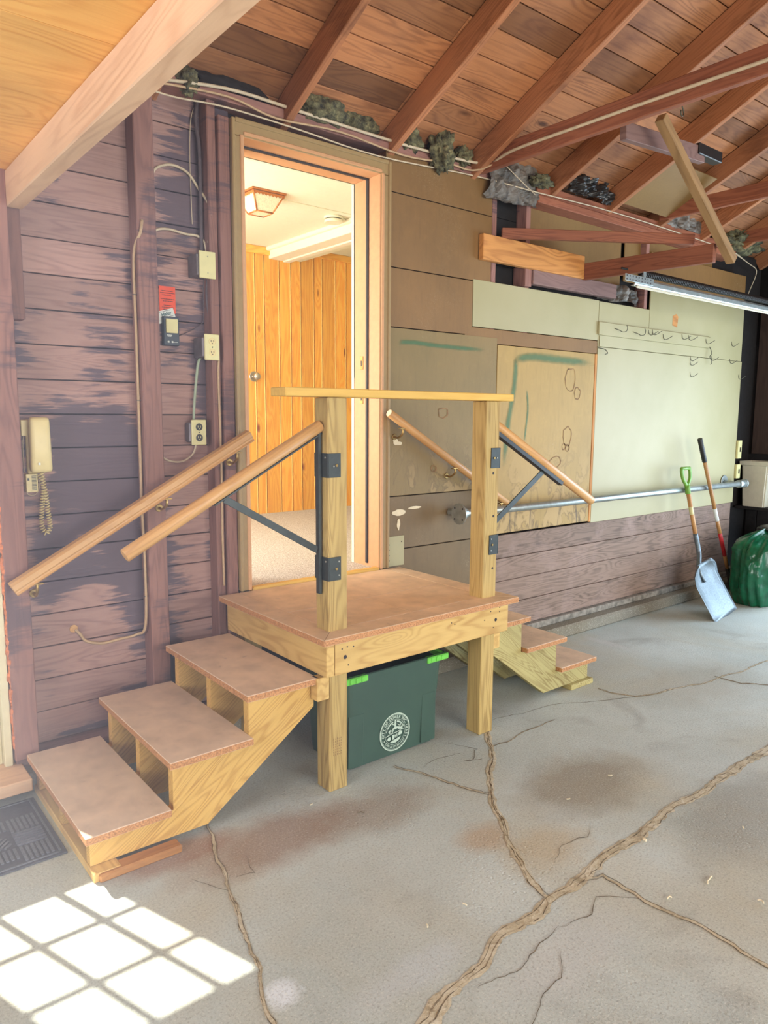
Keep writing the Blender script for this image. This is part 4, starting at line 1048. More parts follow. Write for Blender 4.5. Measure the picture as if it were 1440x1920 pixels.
# telephone
ph = thing('wall_telephone', (.765, YS, 1.37), 'cream wall telephone with curly cord by the left edge stud', 'telephone')
def slab(name, x0, x1, z0, z1, y0, y1, mat, parent, r=.012, bulge=0.0):
    bm = bmesh.new(); box_bm(bm, x0, x1, y0, y1, z0, z1)
    bmesh.ops.bevel(bm, geom=bm.edges[:], offset=r, segments=3, affect='EDGES', profile=.6)
    o = Vector(((x0+x1)/2, (y0+y1)/2, (z0+z1)/2))
    for v in bm.verts: v.co -= o
    if bulge:
        for v in bm.verts:
            t = v.co.z/((z1-z0)/2); v.co.y -= bulge*(1-t*t) if v.co.y < 0 else 0; v.co.x *= 1-.10*max(0, t)
    return finish(bm, name, mat, parent, Matrix.Translation(o), smooth=True)
slab('base', .722, .792, 1.262, 1.478, YS-.030, YS-.004, M['ivory'], ph, .008)
slab('handset', .724, .806, 1.268, 1.488, YS-.078, YS-.034, M['ivory'], ph, .017, .012)
box('lettering', .748, .756, YS-.091, YS-.0895, 1.300, 1.309, M['paper'], ph)
# coiled cord hanging in a loop
path = smooth_path([(.768, YS-.05, 1.268), (.772, YS-.05, 1.20), (.762, YS-.045, 1.12), (.760, YS-.04, 1.05), (.774, YS-.04, 1.018), (.790, YS-.042, 1.045), (.784, YS-.045, 1.12), (.777, YS-.045, 1.20), (.760, YS-.04, 1.265)], 10)
coil = []; total = sum((b-a).length for a, b in zip(path, path[1:])); acc = 0; turns = 46
for a, b in zip(path, path[1:]):
    sg = (b-a).length; k = max(2, int(sg/total*turns*9)); d = (b-a).normalized(); uu = Vector((0, 1, 0)); vv = d.cross(uu).normalized()
    for i in range(k):
        s = (acc+sg*i/k)/total; an = 2*math.pi*turns*s; coil.append(a+(b-a)*(i/k)+(uu*math.cos(an)+vv*math.sin(an))*.0085)
    acc += sg
tube('coiled_cord', coil, .0022, M['ivory'], ph, seg=5, smooth=0)
pj = thing('phone_jack', (.712, YS, 1.43), 'small cream jack cover left of the telephone', 'phone jack')
box('cover', .706, .732, YS-.03, YS-.003, 1.413, 1.476, M['ivory'], pj, bev=.002); tube('wire', [(.716, YS-.02, 1.413), (.712, YS-.02, 1.39), (.712, YS-.01, 1.33), (.714, YS-.01, 1.27)], .0016, M['cable'], pj, seg=5)
pb = thing('chime_box', (.73, YS, 1.23), 'cream ribbed connector box below and left of the telephone', 'junction box')
box('case', .712, .756, YS-.035, YS-.003, 1.188, 1.262, M['ivory'], pb, bev=.002)
for k in range(11): box('rib', .733, .750, YS-.0375, YS-.034, 1.197+k*.0055, 1.1992+k*.0055, M['ink'], pb)
box('socket', .717, .724, YS-.037, YS-.0345, 1.236, 1.246, M['black'], pb)
tube('wire', [(.715, YS-.02, 1.19), (.722, YS-.02, 1.178), (.744, YS-.02, 1.176), (.760, YS-.02, 1.195), (.764, YS-.02, 1.225), (.758, YS-.02, 1.262)], .0018, M['cable'], pb, seg=5)
# cables on the left wall
def cable(label, pts, r, mat, name='cable', seg=8, flat=1.0):
    o = tube(name, pts, r, mat, None, seg=seg, flat=flat); return tag(o, label, 'cable')
c1 = cable('tan cable clipped down the left stud, curving to a hole low on the wall',
    [(1.200,YW-.004,2.30),(1.190,YW-.006,2.249),(1.172,YW+.03,2.16),(1.170,YW+.03,1.852),(1.168,YW+.03,1.448),(1.166,YW+.03,1.077),(1.170,YW+.03,.863),(1.163,YW+.03,.574),(1.137,YS-.012,.519),(1.06,YS-.012,.512),(.985,YS-.012,.508),(.92,YS-.012,.530),(.895,YS-.014,.565),(.878,YS-.004,.588)], .0062, M['cableold'])
g_ = rod('hole_collar', (.872, YS-.006, .592), (.872, YS-.001, .592), .017, M['rail'], c1, seg=14)
for z in (2.0, 1.56, .96, .70): bar('staple', (1.158, YW+.024, z), (1.178, YW+.024, z), .003, .003, M['blackmetal'], c1, bev=0)
cable('white cable running right from the stud to the junction box', [(1.264,YW+.05,2.272),(1.30,YS-.03,2.292),(1.35,YS-.02,2.300),(1.424,YS-.02,2.292),(1.478,YS-.02,2.292),(1.505,YS-.03,2.268),(1.512,YS-.04,2.222)], .0055, M['cable'])
cable('large arched white cable left of the door', [(1.268,YS-.012,2.80),(1.268,YS-.012,2.62),(1.270,YS-.012,2.50),(1.300,YS-.015,2.545),(1.367,YS-.015,2.572),(1.44,YS-.015,2.556),(1.490,YS-.015,2.500),(1.516,YW+.02,2.415),(1.520,YW+.02,2.323),(1.512,YW+.03,2.26)], .0058, M['cable'])
cable('pale green cord hanging between the two outlets', [(1.478,YS-.03,1.762),(1.462,YS-.03,1.735),(1.450,YS-.03,1.661),(1.436,YS-.03,1.542),(1.432,YS-.03,1.476)], .0065, M['cablegreen'])
cable('thin cable looping from the lower outlet back up the stud', [(1.440,YS-.03,1.366),(1.430,YS-.02,1.325),(1.39,YS-.02,1.295),(1.345,YS-.02,1.288),(1.292,YS-.02,1.305),(1.270,YS-.02,1.353),(1.268,YS-.02,1.50),(1.272,YS-.02,1.679),(1.270,YS-.02,1.907)], .0045, M['cable'])
cable('grey cloth cable down the left of the door studs, top part', [(1.492,YS-.03,2.86),(1.480,YS-.03,2.78),(1.493,YS-.03,2.66),(1.494,YS-.03,2.45),(1.492,YS-.03,2.215)], .0085, M['cabledark'])
cable('grey cable from the junction box down to the upper outlet', [(1.512,YW+.05,2.105),(1.506,YW+.05,2.03),(1.515,YW+.05,1.93),(1.512,YW+.05,1.858)], .006, M['cabledark'])
cable('thin brown wire from the junction box to the wall control', [(1.494,YW+.05,2.11),(1.495,YW+.06,2.04),(1.500,YW+.07,1.945),(1.488,YW+.07,1.91),(1.43,YS-.02,1.873),(1.376,YS-.016,1.848)], .0022, M['cabledark'], seg=5)
cable('pinkish cable running straight down from the upper outlet', [(1.536,YW+.005,1.75),(1.532,YW+.005,1.66),(1.536,YW+.005,1.3),(1.534,YW+.005,.95),(1.536,YW+.005,.70)], .0055, M['cableold'])
cable('hair-thin wire hanging beside the arched cable', [(1.478,YS-.015,2.83),(1.462,YS-.015,2.76),(1.455,YS-.015,2.60),(1.458,YS-.015,2.34)], .0018, M['cable'], seg=5)
# cables along the top of the wall
cable('thick grey cable along the top plate over the door', [(1.20,YW-.02,2.852),(1.584,YW-.03,2.905),(1.935,YW-.03,2.905),(2.372,YW-.03,2.900),(2.73,YW-.03,2.903),(3.10,YW-.05,2.912),(3.16,YW-.10,2.918)], .0075, M['cable'])
cable('pair of cream wires sagging along the wall above the door, upper', [(1.22,YW-.03,2.842),(1.588,YW-.035,2.872),(1.827,YW-.035,2.842),(2.183,YW-.035,2.866),(2.591,YW-.035,2.845),(2.9,YW-.035,2.872),(3.09,YW-.05,2.868),(3.17,YW-.16,2.90),(3.166,2.75,2.935),(3.164,2.62,2.95)], .005, M['cableold'])
cable('thin cream wire running lowest along the whole wall top', [(1.24,YW-.02,2.815),(1.36,YW-.02,2.814),(1.577,YW-.03,2.828),(1.928,YW-.03,2.824),(2.433,YW-.025,2.810),(3.125,YW-.02,2.854),(3.661,YW-.058,2.850),(4.408,YW-.06,2.868),(5.529,YW-.06,2.858),(6.1,YW-.06,2.84),(6.4,YW-.02,2.82)], .004, M['cable'])
cable('short white wire slanting above the grey vapour paper', [(3.30,YW-.06,2.965),(3.45,YW-.06,2.90),(3.62,YW-.06,2.83)], .0028, M['cable'], seg=5)
cable('loose cream wire curling down at the dark right corner', [(6.15,YW-.05,2.84),(6.45,YW-.03,2.80),(6.62,YW-.02,2.76),(6.58,YW,2.62),(6.50,YW,2.52)], .004, M['cable'], seg=5)

# ================================================================= ROOF TIMBERS
ti = box('collar_tie', 3.157, 3.195, -1.2, YW-.03, 2.870, 2.985, M['tie'], None, bev=.004, along='y')
tag(ti, 'long reddish tie beam with white conduit crossing below the rafters', 'beam')
cable('white conduit stapled along the long reddish tie beam', [(3.165,YW-.14,2.905),(3.150,2.80,2.925),(3.149,2.4,2.925),(3.149,1.9,2.922),(3.149,1.3,2.915),(3.149,.6,2.91),(3.149,-.4,2.91)], .0085, M['cable'])
ti2 = box('collar_tie', 5.0-.019, 5.0+.019, -1.2, YW-.06, 2.905, 3.005, M['tie'], None, bev=.004, along='y')
tag(ti2, 'dark reddish tie beam at the right, behind the hanging strut', 'beam')
ti3 = box('collar_tie', 6.22, 6.258, -1.2, YW-.06, 2.92, 3.02, M['tie'], None, bev=.004, along='y')
tag(ti3, 'farthest tie beam near the right end wall', 'beam')
st = bar('strut', (3.50, 2.155, 2.985), (4.318, 2.155, 2.400), .050, .048, M['dull'], None, upv=(0, 0, 1), bev=.003)
tag(st, 'square loose strut hanging diagonally below the tie beam to the bracket frame', 'strut')
pbd = bar('blocking_board', (3.40, 2.30, 2.938), (4.18, 2.30, 2.985), .038, .085, M['oldboard'], None, upv=(0, 0, 1), bev=.003)
tag(pbd, 'short greyish mauve board fixed across the rafters', 'board')
bkb = box('black_block', 4.10, 4.36, 2.27, 2.33, 2.975, 3.035, M['black'], None, bev=.004); tag(bkb, 'black block at the right end of the mauve board', 'block')
hk = tube('ceiling_hook', [(3.60,2.10,3.10),(3.60,2.10,3.05),(3.612,2.10,3.03),(3.618,2.10,3.012),(3.606,2.10,3.0),(3.592,2.10,3.01),(3.592,2.10,3.025)], .0035, M['hook'], None, seg=6); tag(hk, 'small wire hook hanging under the tie beam, above the strut', 'hook')
tri = poly('gusset_panel', [(4.43, 2.98, 2.915), (4.43, 2.62, 3.09), (4.98, 2.62, 3.09), (4.98, 2.98, 2.915)], .006, (0, .43, .9), M['olive'], None)
tag(tri, 'olive hardboard panel tucked between two rafters behind the strut', 'panel')
# bracket frame on the wall
bf = thing('shelf_bracket_frame', (4.0, 3.0, 2.5), 'triangular frame of three boards projecting from the wall above the white panels', 'shelf frame')
box('wall_board', 3.190, 4.150, YW-.048, YW-.010, 2.402, 2.547, M['golden'], bf, bev=.003)
bar('arm_board', (4.168, YW-.012, 2.450), (4.205, 2.20, 2.436), .038, .105, M['tie'], bf, upv=(0, 0, 1), bev=.003)
bar('brace_board', (3.360, YW-.03, 2.573), (4.255, 2.36, 2.545), .036, .058, M['tie'], bf, upv=(0, 0, 1), bev=.003)
blk = thing('nailer_block', (4.0, YW, 2.37), 'old grey-brown board between studs under the triangular frame', 'board')
box('board', 3.66, 4.55, YW-.030, YW+.02, 2.318, 2.412, M['oldboard'], blk, bev=.003)
blk2 = thing('nailer_block', (3.6, YW, 2.37), 'short dark upright block left of the grey-brown board', 'board'); box('board', 3.595, 3.655, YW-.02, YS-.01, 2.30, 2.42, M['stud'], blk2, bev=.003, along='z')

# insulation and films stuffed at the eaves
def clump(name, c, ext, mat, label, seed, sub=4, amp=.35, fr=9.0, cat='insulation'):
    bm = bmesh.new(); bmesh.ops.create_icosphere(bm, subdivisions=sub, radius=1.0)
    for v in bm.verts:
        n_ = v.co.normalized(); q = noise.fractal(n_*2.2+Vector((seed, 0, 0)), .8, 2.1, 5)+.5*noise.noise(n_*fr+Vector((0, seed, 0)))
        v.co = Vector((n_.x*ext[0], n_.y*ext[1], n_.z*ext[2]))*(1+amp*q)
    o = finish(bm, name, mat, None, Matrix.Translation(c), smooth=True); return tag(o, label, cat)
clump('insulation_tuft', (2.10, YW+.00, 2.955), (.13, .06, .065), M['insul'], 'grey fuzzy insulation clump above the door, just right of first rafter', 1)
clump('insulation_tuft', (2.33, YW+.03, 2.955), (.13, .05, .055), M['insul'], 'dark insulation clump left of the second rafter foot', 3)
clump('insulation_tuft', (2.66, YW-.0, 2.945), (.06, .05, .06), M['insul'], 'small frayed insulation tuft right of the second rafter', 4, amp=.5)
clump('insulation_tuft', (2.86, YW-.03, 2.925), (.07, .06, .095), M['insul'], 'insulation tuft hanging over the white wires', 6, amp=.6)
clump('insulation_tuft', (3.05, YW-.0, 2.94), (.06, .05, .06), M['insul'], 'greenish insulation tuft left of the tie beam foot', 8, amp=.5)
clump('insulation_tuft', (1.62, YW+.06, 2.935), (.22, .06, .06), M['sheath'], 'blackened insulation in the eave above the left of the door', 9)
clump('insulation_tuft', (1.42, YW-.0, 2.90), (.05, .04, .05), M['insul'], 'small dusty insulation knot above the junction box cables', 12, amp=.5)
clump('insulation_tuft', (3.66, YW-.07, 2.915), (.085, .045, .035), M['insul'], 'yellowish insulation wad on the left end of the heavy plate', 14, amp=.5)
clump('insulation_tuft', (6.3, YW-.0, 2.95), (.30, .12, .09), M['insul'], 'dark insulation bundle in the far right eave', 15, amp=.5)
def film(name, x0, x1, z0, z1, y, mat, label, seed, amp=.035, n=26, sag=.0):
    bm = bmesh.new(); vs = []
    for j in range(n+1):
        row = []
        for i in range(n+1):
            u_, v_ = i/n, j/n; x = x0+(x1-x0)*u_; z = z0+(z1-z0)*v_
            p = Vector((x*9, z*9, seed)); q = noise.ridged_multi_fractal(p, 1.0, 2.0, 3, .8, 2.0) if False else noise.turbulence(p, 3, True)
            e = (noise.noise(Vector((x*6, seed, z*6))))*.035
            row.append(bm.verts.new((x+e-x0, -amp*q*2, z+e*.7-sag*(4*u_*(1-u_))*(1-v_)-z0)))
        vs.append(row)
    for j in range(n):
        for i in range(n): bm.faces.new((vs[j][i], vs[j][i+1], vs[j+1][i+1], vs[j+1][i]))
    o = finish(bm, name, mat, None, Matrix.Translation((x0, y, z0)), smooth=False); return tag(o, label, 'insulation')
film('vapour_paper', 3.22, 3.66, 2.76, 3.02, YW-.015, M['vapor'], 'crumpled grey vapour paper right of the tie beam foot', 2, .03)
film('black_film', 3.86, 4.36, 2.90, 3.10, YW-.045, M['blackfoil'], 'crinkled black plastic film between two rafters', 5, .05)
film('vapour_paper', 5.1, 5.7, 2.90, 3.04, YW-.02, M['vapor'], 'small grey vapour paper behind the hanging strut', 7, .03)
film('vapour_paper', 4.42, 4.92, 2.315, 2.42, YW+.05, M['vapor'], 'brown paper bulging in the bay left of the upper white panel', 11, .03)

# ================================================================= RIGHT WALL THINGS
# hanging rail with hooks
hkr = thing('hook_rail', (5.1, YW, 2.11), 'long white painted rail with bent wire hooks on the white panel', 'hook rail')
box('rail_board', 4.375, 5.90, YW-.024, YW-.009, 2.062, 2.150, M['white'], hkr, bev=.003)
def hook(parent, x, z, kind, y=YW-.024):
    if kind == 'curl': pts = [(x-.05, y, z+.012), (x-.02, y-.02, z), (x+.0, y-.035, z-.012), (x+.03, y-.045, z-.006), (x+.042, y-.045, z+.02), (x+.03, y-.045, z+.036)]
    else: pts = [(x, y, z+.02), (x+.008, y-.003, z-.01), (x+.02, y-.02, z-.018), (x+.05, y-.05, z+.008)]
    return tube('hook', pts, .0025, M['hook'], parent, seg=5, smooth=3)
for x, z, k in ((4.60,2.105,'curl'),(4.83,2.098,'curl'),(4.98,2.12,'v'),(5.03,2.125,'v'),(5.18,2.10,'v'),(5.45,2.12,'v'),(5.55,2.12,'v'),(5.82,2.11,'v')): hook(hkr, x, z, k)
box('lower_strip', 4.40, 5.90, YW-.013, YW-.0088, 1.985, 2.060, M['white'], hkr, bev=.001)
lk = tube('wire_loop', [(5.88, YW-.03, 2.07), (5.90, YW-.04, 2.02), (5.87, YW-.04, 1.99), (5.91, YW-.04, 1.95), (5.90, YW-.035, 1.93)], .003, M['hook'], hkr, seg=5)
for lab, x, z in (('bent nail hook alone low on the white panel', 5.63, 1.84), ('pair of bent nail hooks under the painted rail, upper', 5.62, 1.965), ('pair of bent nail hooks under the painted rail, lower', 5.62, 1.93),
                  ('bent nail hook near the right edge of the upper white panel', 6.28, 2.12), ('bent nail hook right below the wire loop', 5.95, 1.985), ('bent hook at the right edge of the lower white panel', 6.44, 1.85), ('bent hook under the upper panel seam at right', 6.27, 1.975)):
    h = tube('nail_hook', [(x, YW-.008, z+.02), (x+.008, YW-.012, z-.01), (x+.02, YW-.025, z-.018), (x+.05, YW-.05, z+.008)], .0025, M['hook'], None, seg=5, smooth=3); tag(h, lab, 'hook')
hb_ = tube('nail_hook', [(4.39, YW-.008, 1.975), (4.44, YW-.03, 1.965), (4.46, YW-.04, 1.94), (4.43, YW-.04, 1.93)], .003, M['hook'], None, seg=5); tag(hb_, 'curled hook at the left corner of the lower white panel', 'hook')
wall_mark = poly('paint_chip', [(5.33, YW-.0085, 2.20), (5.40, YW-.0085, 2.19), (5.41, YW-.0085, 2.27), (5.38, YW-.0085, 2.29), (5.33, YW-.0085, 2.27)], .0006, (0, -1, 0), M['golden'], wb)
# galvanised pipe rail
pr_ = thing('pipe_rail', (4.7, 3.0, .93), 'galvanised pipe running low along the wall behind the shovels', 'pipe')
rod('pipe', (2.99, 2.985, .940), (6.40, 2.985, .930), .0235, M['galv'], pr_, seg=20)
rod('flange', (2.962, 2.985, .940), (2.972, 2.985, .940), .062, M['galv'], pr_, seg=24)
rod('flange_neck', (2.970, 2.985, .940), (3.02, 2.985, .940), .032, M['galv'], pr_, seg=20)
for k in range(4):
    a = math.radians(45+90*k); rod('bolt_hole', (2.9605, 2.985+.045*math.cos(a), .940+.045*math.sin(a)), (2.9625, 2.985+.045*math.cos(a), .940+.045*math.sin(a)), .006, M['ink'], pr_, seg=8)
rod('coupling', (6.35, 2.985, .930), (6.46, 2.985, .930), .034, M['galv'], pr_, seg=20); rod('end_cap', (6.45, 2.985, .930), (6.475, 2.985, .930), .038, M['galv'], pr_, seg=20)
rod('flange', (6.30, YW-.012, .945), (6.30, YW-.02, .945), .058, M['galv'], pr_, seg=24); rod('stand_off', (6.30, YW-.02, .945), (6.30, 2.995, .935), .018, M['galv'], pr_, seg=14)
rod('stand_off', (2.985, YW-.007, .940), (3.02, 2.99, .940), .020, M['galv'], pr_, seg=14)
for lab, z0, z1 in (('upper small ivory switch box at right edge of the white panel', 1.14, 1.30), ('lower small ivory switch box at right edge of the white panel', .965, 1.09)):
    sb = thing('switch_box', (6.52, YW, (z0+z1)/2), lab, 'switch'); box('cover_plate', 6.488, 6.555, YW-.03, YW-.008, z0, z1, M['ivoryplate'], sb, bev=.003); box('toggle', 6.518, 6.526, YW-.038, YW-.029, (z0+z1)/2-.02, (z0+z1)/2+.02, M['ink'], sb); box('back_box', 6.495, 6.55, YW-.010, YW+.06, z0+.01, z1-.01, M['ivoryplate'], sb)

# door track and spring
tk = thing('door_track', (5.2, 2.62, 2.31), 'galvanised garage door track hanging under the roof at right', 'track')
TY = 2.62
bm = bmesh.new(); pf = [(-.004,-.022),(.020,-.024),(.026,-.012),(.026,.012),(.018,.025),(-.002,.026),(-.004,.020),(.014,.019),(.020,.010),(.020,-.010),(.015,-.018),(-.004,-.018)]
LXa, LXb = 4.03, 6.75
lo = [bm.verts.new((-(LXb-LXa)/2, -y, z)) for y, z in pf]; hi = [bm.verts.new(((LXb-LXa)/2, -y, z)) for y, z in pf]
bm.faces.new(lo); bm.faces.new(hi[::-1])
for i in range(len(pf)): bm.faces.new((lo[i], lo[(i+1) % len(pf)], hi[(i+1) % len(pf)], hi[i]))
finish(bm, 'rail_channel', M['galv'], tk, Matrix.Translation(((LXa+LXb)/2, TY, 2.312)))
box('lit_edge_strip', LXa+.02, LXb, TY-.030, TY-.020, 2.276, 2.290, M['binw'], tk, bev=.002)  # off-white strip paints the track edge catching light
hg = box('hanger_strip', 3.915, 4.22, TY-.034, TY-.028, 2.305, 2.345, M['galv'], tk, bev=.001)
for k in range(9): 
    for dz in (-.010, .010): rod('punched_hole', (3.93+k*.032, TY-.0345, 2.325+dz), (3.93+k*.032, TY-.0335, 2.325+dz), .0055, M['ink'], hg, seg=8)
bar('hanger_strap', (4.185, TY+.01, 2.33), (4.185, TY+.01, 2.392), .028, .003, M['galv'], tk, upv=(0, 1, 0), bev=0)
spn = thing('door_spring', (5.3, 2.72, 2.42), 'black extension spring stretched beside the galvanised track', 'spring')
pts = []; nt = 110
for i in range(nt*6+1):
    a = 2*math.pi*i/6; pts.append((4.30+2.2*i/(nt*6), 2.74+.019*math.cos(a), 2.415+.019*math.sin(a)))
tube('coil', pts, .0065, M['black'], spn, seg=4, smooth=0); rod('core_cable', (4.10, 2.74, 2.42), (6.7, 2.74, 2.412), .007, M['black'], spn, seg=6)

# scoop shovel
sh = thing('grain_scoop', (5.41, 2.6, 0), 'aluminium scoop shovel with green D handle leaning on the pipe', 'shovel')
neck = Vector((5.335, 2.790, .345)); tip = Vector((5.412, 2.575, .002))
ax = (tip-neck).normalized(); wx = Vector((1, 0, .0)); wx = (wx-ax*wx.dot(ax)).normalized(); nz = wx.cross(ax).normalized()
if nz.y > 0: nz = -nz     # face normal, towards the viewer
bm = bmesh.new(); L = (tip-neck).length+.03; nu, nv = 16, 14; top = []; bot = []
for j in range(nv+1):
    v_ = j/nv; s = -.02+L*v_; half = .198*min(1, .50+1.6*v_**.6)
    rt_, rb_ = [], []
    for i in range(nu+1):
        u_ = -1+2*i/nu
        lift = .052*(abs(u_)**3.2)*(1-.72*v_)+.050*max(0, 1-v_*3.2)**1.5
        groove = -.003*math.exp(-((u_*9) % 2-1)**2*3) if v_ > .25 else 0
        p = neck+ax*s+wx*(u_*half)+nz*(lift+groove)
        p.z = max(p.z, .0015)
        rt_.append(bm.verts.new(p-neck)); rb_.append(bm.verts.new(p-neck-nz*.003))
    top.append(rt_); bot.append(rb_)
for j in range(nv):
    for i in range(nu):
        bm.faces.new((top[j][i], top[j][i+1], top[j+1][i+1], top[j+1][i])); bm.faces.new((bot[j][i], bot[j+1][i], bot[j+1][i+1], bot[j][i+1]))
for j in range(nv):
    for i_ in (0, nu): bm.faces.new((top[j][i_], top[j+1][i_], bot[j+1][i_], bot[j][i_]))
for i in range(nu):
    for j_ in (0, nv): bm.faces.new((top[j_][i], top[j_][i+1], bot[j_][i+1], bot[j_][i]))
finish(bm, 'blade', M['alum'], sh, Matrix.Translation(neck), smooth=True)
bend = Vector((5.475, 2.845, .455)); sock = Vector((5.447, 2.868, .60)); dbot = Vector((5.423, 2.940, .945))
tube('socket', [neck+ax*.10+nz*.012, neck+nz*.016, Vector((5.43, 2.815, .39)), bend, sock], [.010]+[.016]*19+[.017], M['alum'], sh, seg=12) if False else None
sp_ = smooth_path([neck+ax*.12+nz*.010, neck+ax*.02+nz*.020, Vector((5.425, 2.812, .395)), bend, sock], 5)
tube('socket', sp_, [.008+.011*min(1, i/8) for i in range(len(sp_))], M['alum'], sh, seg=12, smooth=0)
rod('shaft', sock-(dbot-sock).normalized()*.01, dbot, .0165, M['shaft'], sh, seg=14)
rod('label_sleeve', sock+(dbot-sock)*.42, sock+(dbot-sock)*.60, .0172, M['lime2'] if 'lime2' in M else M['ivoryplate'], sh, seg=14)
dt = Vector((5.415, 2.962, 1.105)); sd_ = (dt-dbot).normalized(); sx = Vector((1, 0, 0))
rod('collar', dbot-sd_*.04, dbot+sd_*.03, .021, M['green'], sh, seg=14)
lft = [dbot+sd_*.02, dbot+sd_*.045-sx*.025, dbot+sd_*.085-sx*.052, dbot+sd_*.135-sx*.060, dt-sx*.055]
rgt = [dbot+sd_*.02, dbot+sd_*.045+sx*.025, dbot+sd_*.085+sx*.052, dbot+sd_*.135+sx*.060, dt+sx*.055]
for q in (lft, rgt): tube('handle_arm', q, .0125, M['green'], sh, seg=10, flat=1.3)
rod('grip', dt-sx*.062, dt+sx*.062, .0135, M['green'], sh, seg=14)
# long-handled spade
ls = thing('garden_spade', (6.05, 2.8, 0), 'long-handled spade with black grip and red band leaning beside the scoop', 'shovel')
gt, gb = Vector((5.592, 2.955, 1.334)), Vector((6.150, 2.895, .085)); gd = (gb-gt)
def seg_(a, b, r, mat, nm): rod(nm, gt+gd*a, gt+gd*b, r, mat, ls, seg=14)
seg_(0, .15, .0195, M['black'], 'grip'); seg_(.15, .46, .0155, M['shaft'], 'shaft'); seg_(.46, .545, .0160, M['paper'], 'label_sleeve'); seg_(.545, .63, .0155, M['shaft'], 'shaft')
seg_(.63, .79, .0160, M['red'], 'red_band'); seg_(.79, .88, .0155, M['shaft'], 'shaft'); seg_(.88, 1.04, .018, M['darksteel'], 'socket')
bn = Vector((6.17, 2.862, 0)); bm = bmesh.new(); prof2 = [(-.09, .23), (.09, .23), (.095, .12), (.07, .04), (0, .002), (-.07, .04), (-.095, .12)]
vs1 = [bm.verts.new((x, .03*z/.23-.003, z)) for x, z in prof2]; vs2 = [bm.verts.new((x, .03*z/.23+.001, z)) for x, z in prof2]
bm.faces.new(vs1); bm.faces.new(vs2[::-1])
for i in range(7): bm.faces.new((vs1[i], vs1[(i+1) % 7], vs2[(i+1) % 7], vs2[i]))
finish(bm, 'blade', M['darksteel'], ls, Matrix.Translation(bn))

# rubbish bag
def bagmesh(c, ext, seed, mat, name, parent, z0=0.0, nu=96, nv=60):
    bm = bmesh.new(); rows = []
    for j in range(nv+1):
        t = j/nv; prof = (.80+.20*math.sin(min(1, t*3.0)*math.pi/2))*(1-.10*t) if t < .78 else (.90*math.cos((t-.78)/.22*math.pi/2)**.55)
        row = []
        for i in range(nu):
            a = 2*math.pi*i/nu; ca, sa = math.cos(a), math.sin(a)
            big = noise.noise(Vector((ca*1.1, sa*1.1, t*1.6+seed)))*.13
            fold = abs(noise.noise(Vector((ca*3.6, sa*3.6, t*1.3+seed*2))))*.16
            crk = abs(noise.noise(Vector((ca*9+t*3, sa*9, t*7+seed))))*.045
            r_ = max(.0, prof*(1+big+.06-fold-crk)); sq = (abs(ca)**3+abs(sa)**3)**(-1/3)*.94+.06
            z = ext[2]*(t+.05*noise.noise(Vector((ca*2, sa*2, t*3+seed)))*t)
            row.append(bm.verts.new((ca*r_*sq*ext[0], sa*r_*sq*ext[1], max(.002, z))))
        rows.append(row)
    for a, b in zip(rows, rows[1:]):
        for i in range(nu): bm.faces.new((a[i], a[(i+1) % nu], b[(i+1) % nu], b[i]))
    bm.faces.new(rows[0][::-1]); bm.faces.new(rows[-1])
    return finish(bm, name, mat, parent, Matrix.Translation((c[0], c[1], z0)), smooth=True)
tbg = thing('rubbish_bag', (6.26, 2.64, 0), 'full dark green rubbish bag on the floor at the right edge', 'bag')
bagmesh((6.27, 2.63), (.50, .21, .60), 3, M['bag'], 'bag_body', tbg)
bagmesh((6.33, 2.60), (.22, .15, .11), 8, M['bagblack'], 'inner_black_bag', tbg, z0=.515, nu=48, nv=24)
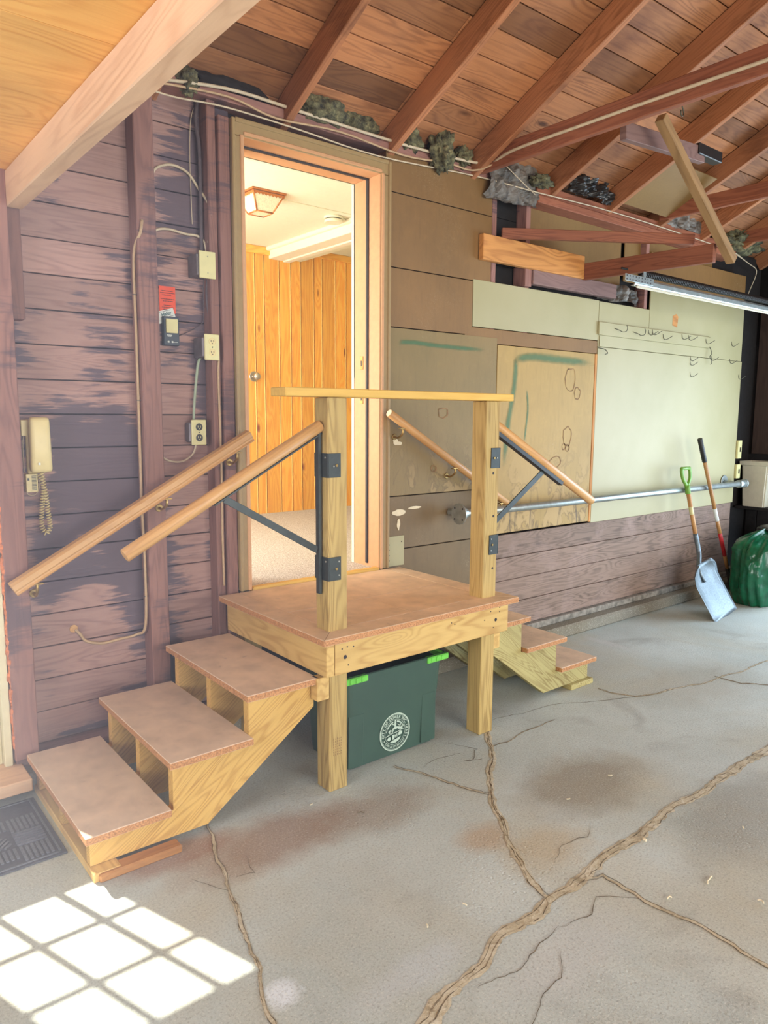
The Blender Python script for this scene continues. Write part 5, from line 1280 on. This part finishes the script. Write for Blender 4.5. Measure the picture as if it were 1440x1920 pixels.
# bin on its shelf
sf = box('end_shelf', 6.70, 6.94, 2.86, 3.17, .675, .700, M['blackwood'], None, bev=.002); tag(sf, 'dark narrow shelf on the end wall under the white bin', 'shelf')
bn_ = thing('waste_bin', (6.82, 3.03, .70), 'off-white plastic bin standing on the dark end-wall shelf', 'bin')
bm = bmesh.new(); a_ = [(-.075,-.095),(.075,-.095),(.075,.095),(-.075,.095)]; lv = []
for z, s in ((0, .82), (.37, .98), (.375, 1.08), (.41, 1.10), (.41, .98), (.02, .78)): lv.append([bm.verts.new((x*s*1.25, y*s*1.25, z)) for x, y in a_])
for a, b in zip(lv, lv[1:]):
    for i in range(4): bm.faces.new((a[i], a[(i+1) % 4], b[(i+1) % 4], b[i]))
bm.faces.new(lv[0][::-1]); bm.faces.new(lv[-1]); bmesh.ops.bevel(bm, geom=[e for e in bm.edges if abs(e.verts[0].co.z-e.verts[1].co.z) > .1], offset=.012, segments=2, affect='EDGES')
finish(bm, 'body', M['binw'], bn_, Matrix.Translation((6.815, 3.025, .70)))

# shavings and bits on the floor
lab = ['pale shaving on the brown patch beside the long crack', 'two-pronged pale splinter left of the brown patch', 'fluffy white scrap with a long thread, right of the crack junction', 'pale curled scrap near the right edge of the floor', 'white chip beside the right-hand crack', 'small twig-like white scrap at the far right of the floor', 'white chip in the open floor near the middle', 'pale shavings in front of the left post', 'dark crumb right of the left post foot', 'little white chip low in the middle of the floor', 'round white pebble lying in the long crack']
chips = [(2.565,1.667),(2.268,1.655),(2.244,1.052),(2.611,1.12),(2.04,1.077),(2.238,.903),(1.507,1.452),(1.463,2.25),(1.562,2.088),(1.354,1.466),(2.257,1.313)]
for i, (x, y) in enumerate(chips):
    pts = [(x, y, .004)]; a = R()*6.28; L_ = .004+.008*R() if i != 2 else .022
    for k in range(4):
        a += (R()-.5)*1.6; pts.append((pts[-1][0]+L_*.6*math.cos(a), pts[-1][1]+L_*.6*math.sin(a), .004+.003*R()))
    o = tube('wood_shaving', pts, .0024 if i != 10 else .006, M['crackdark'] if i == 8 else M['shaving'], None, seg=5, smooth=3); tag(o, lab[i], 'debris')

# groups of repeats
GR = {'handrail': 'wooden handrails beside the landing and stairs', 'staircase': 'three-tread flights either side of the landing', 'cable': 'cables fixed to the wall and ties', 'insulation_tuft': 'insulation clumps in the eaves',
      'nail_hook': 'bent hooks in the white panels', 'wood_shaving': 'bits lying on the floor', 'wall_outlet': 'outlets left of the door', 'collar_tie': 'tie beams under the rafters', 'switch_box': 'small boxes at the right panel edge', 'vapour_paper': 'vapour paper in the wall top'}
for o in list(bpy.data.objects):
    k = o.name.split('.')[0]
    if o.parent is None and k in GR and 'label' in o: o['group'] = GR[k]
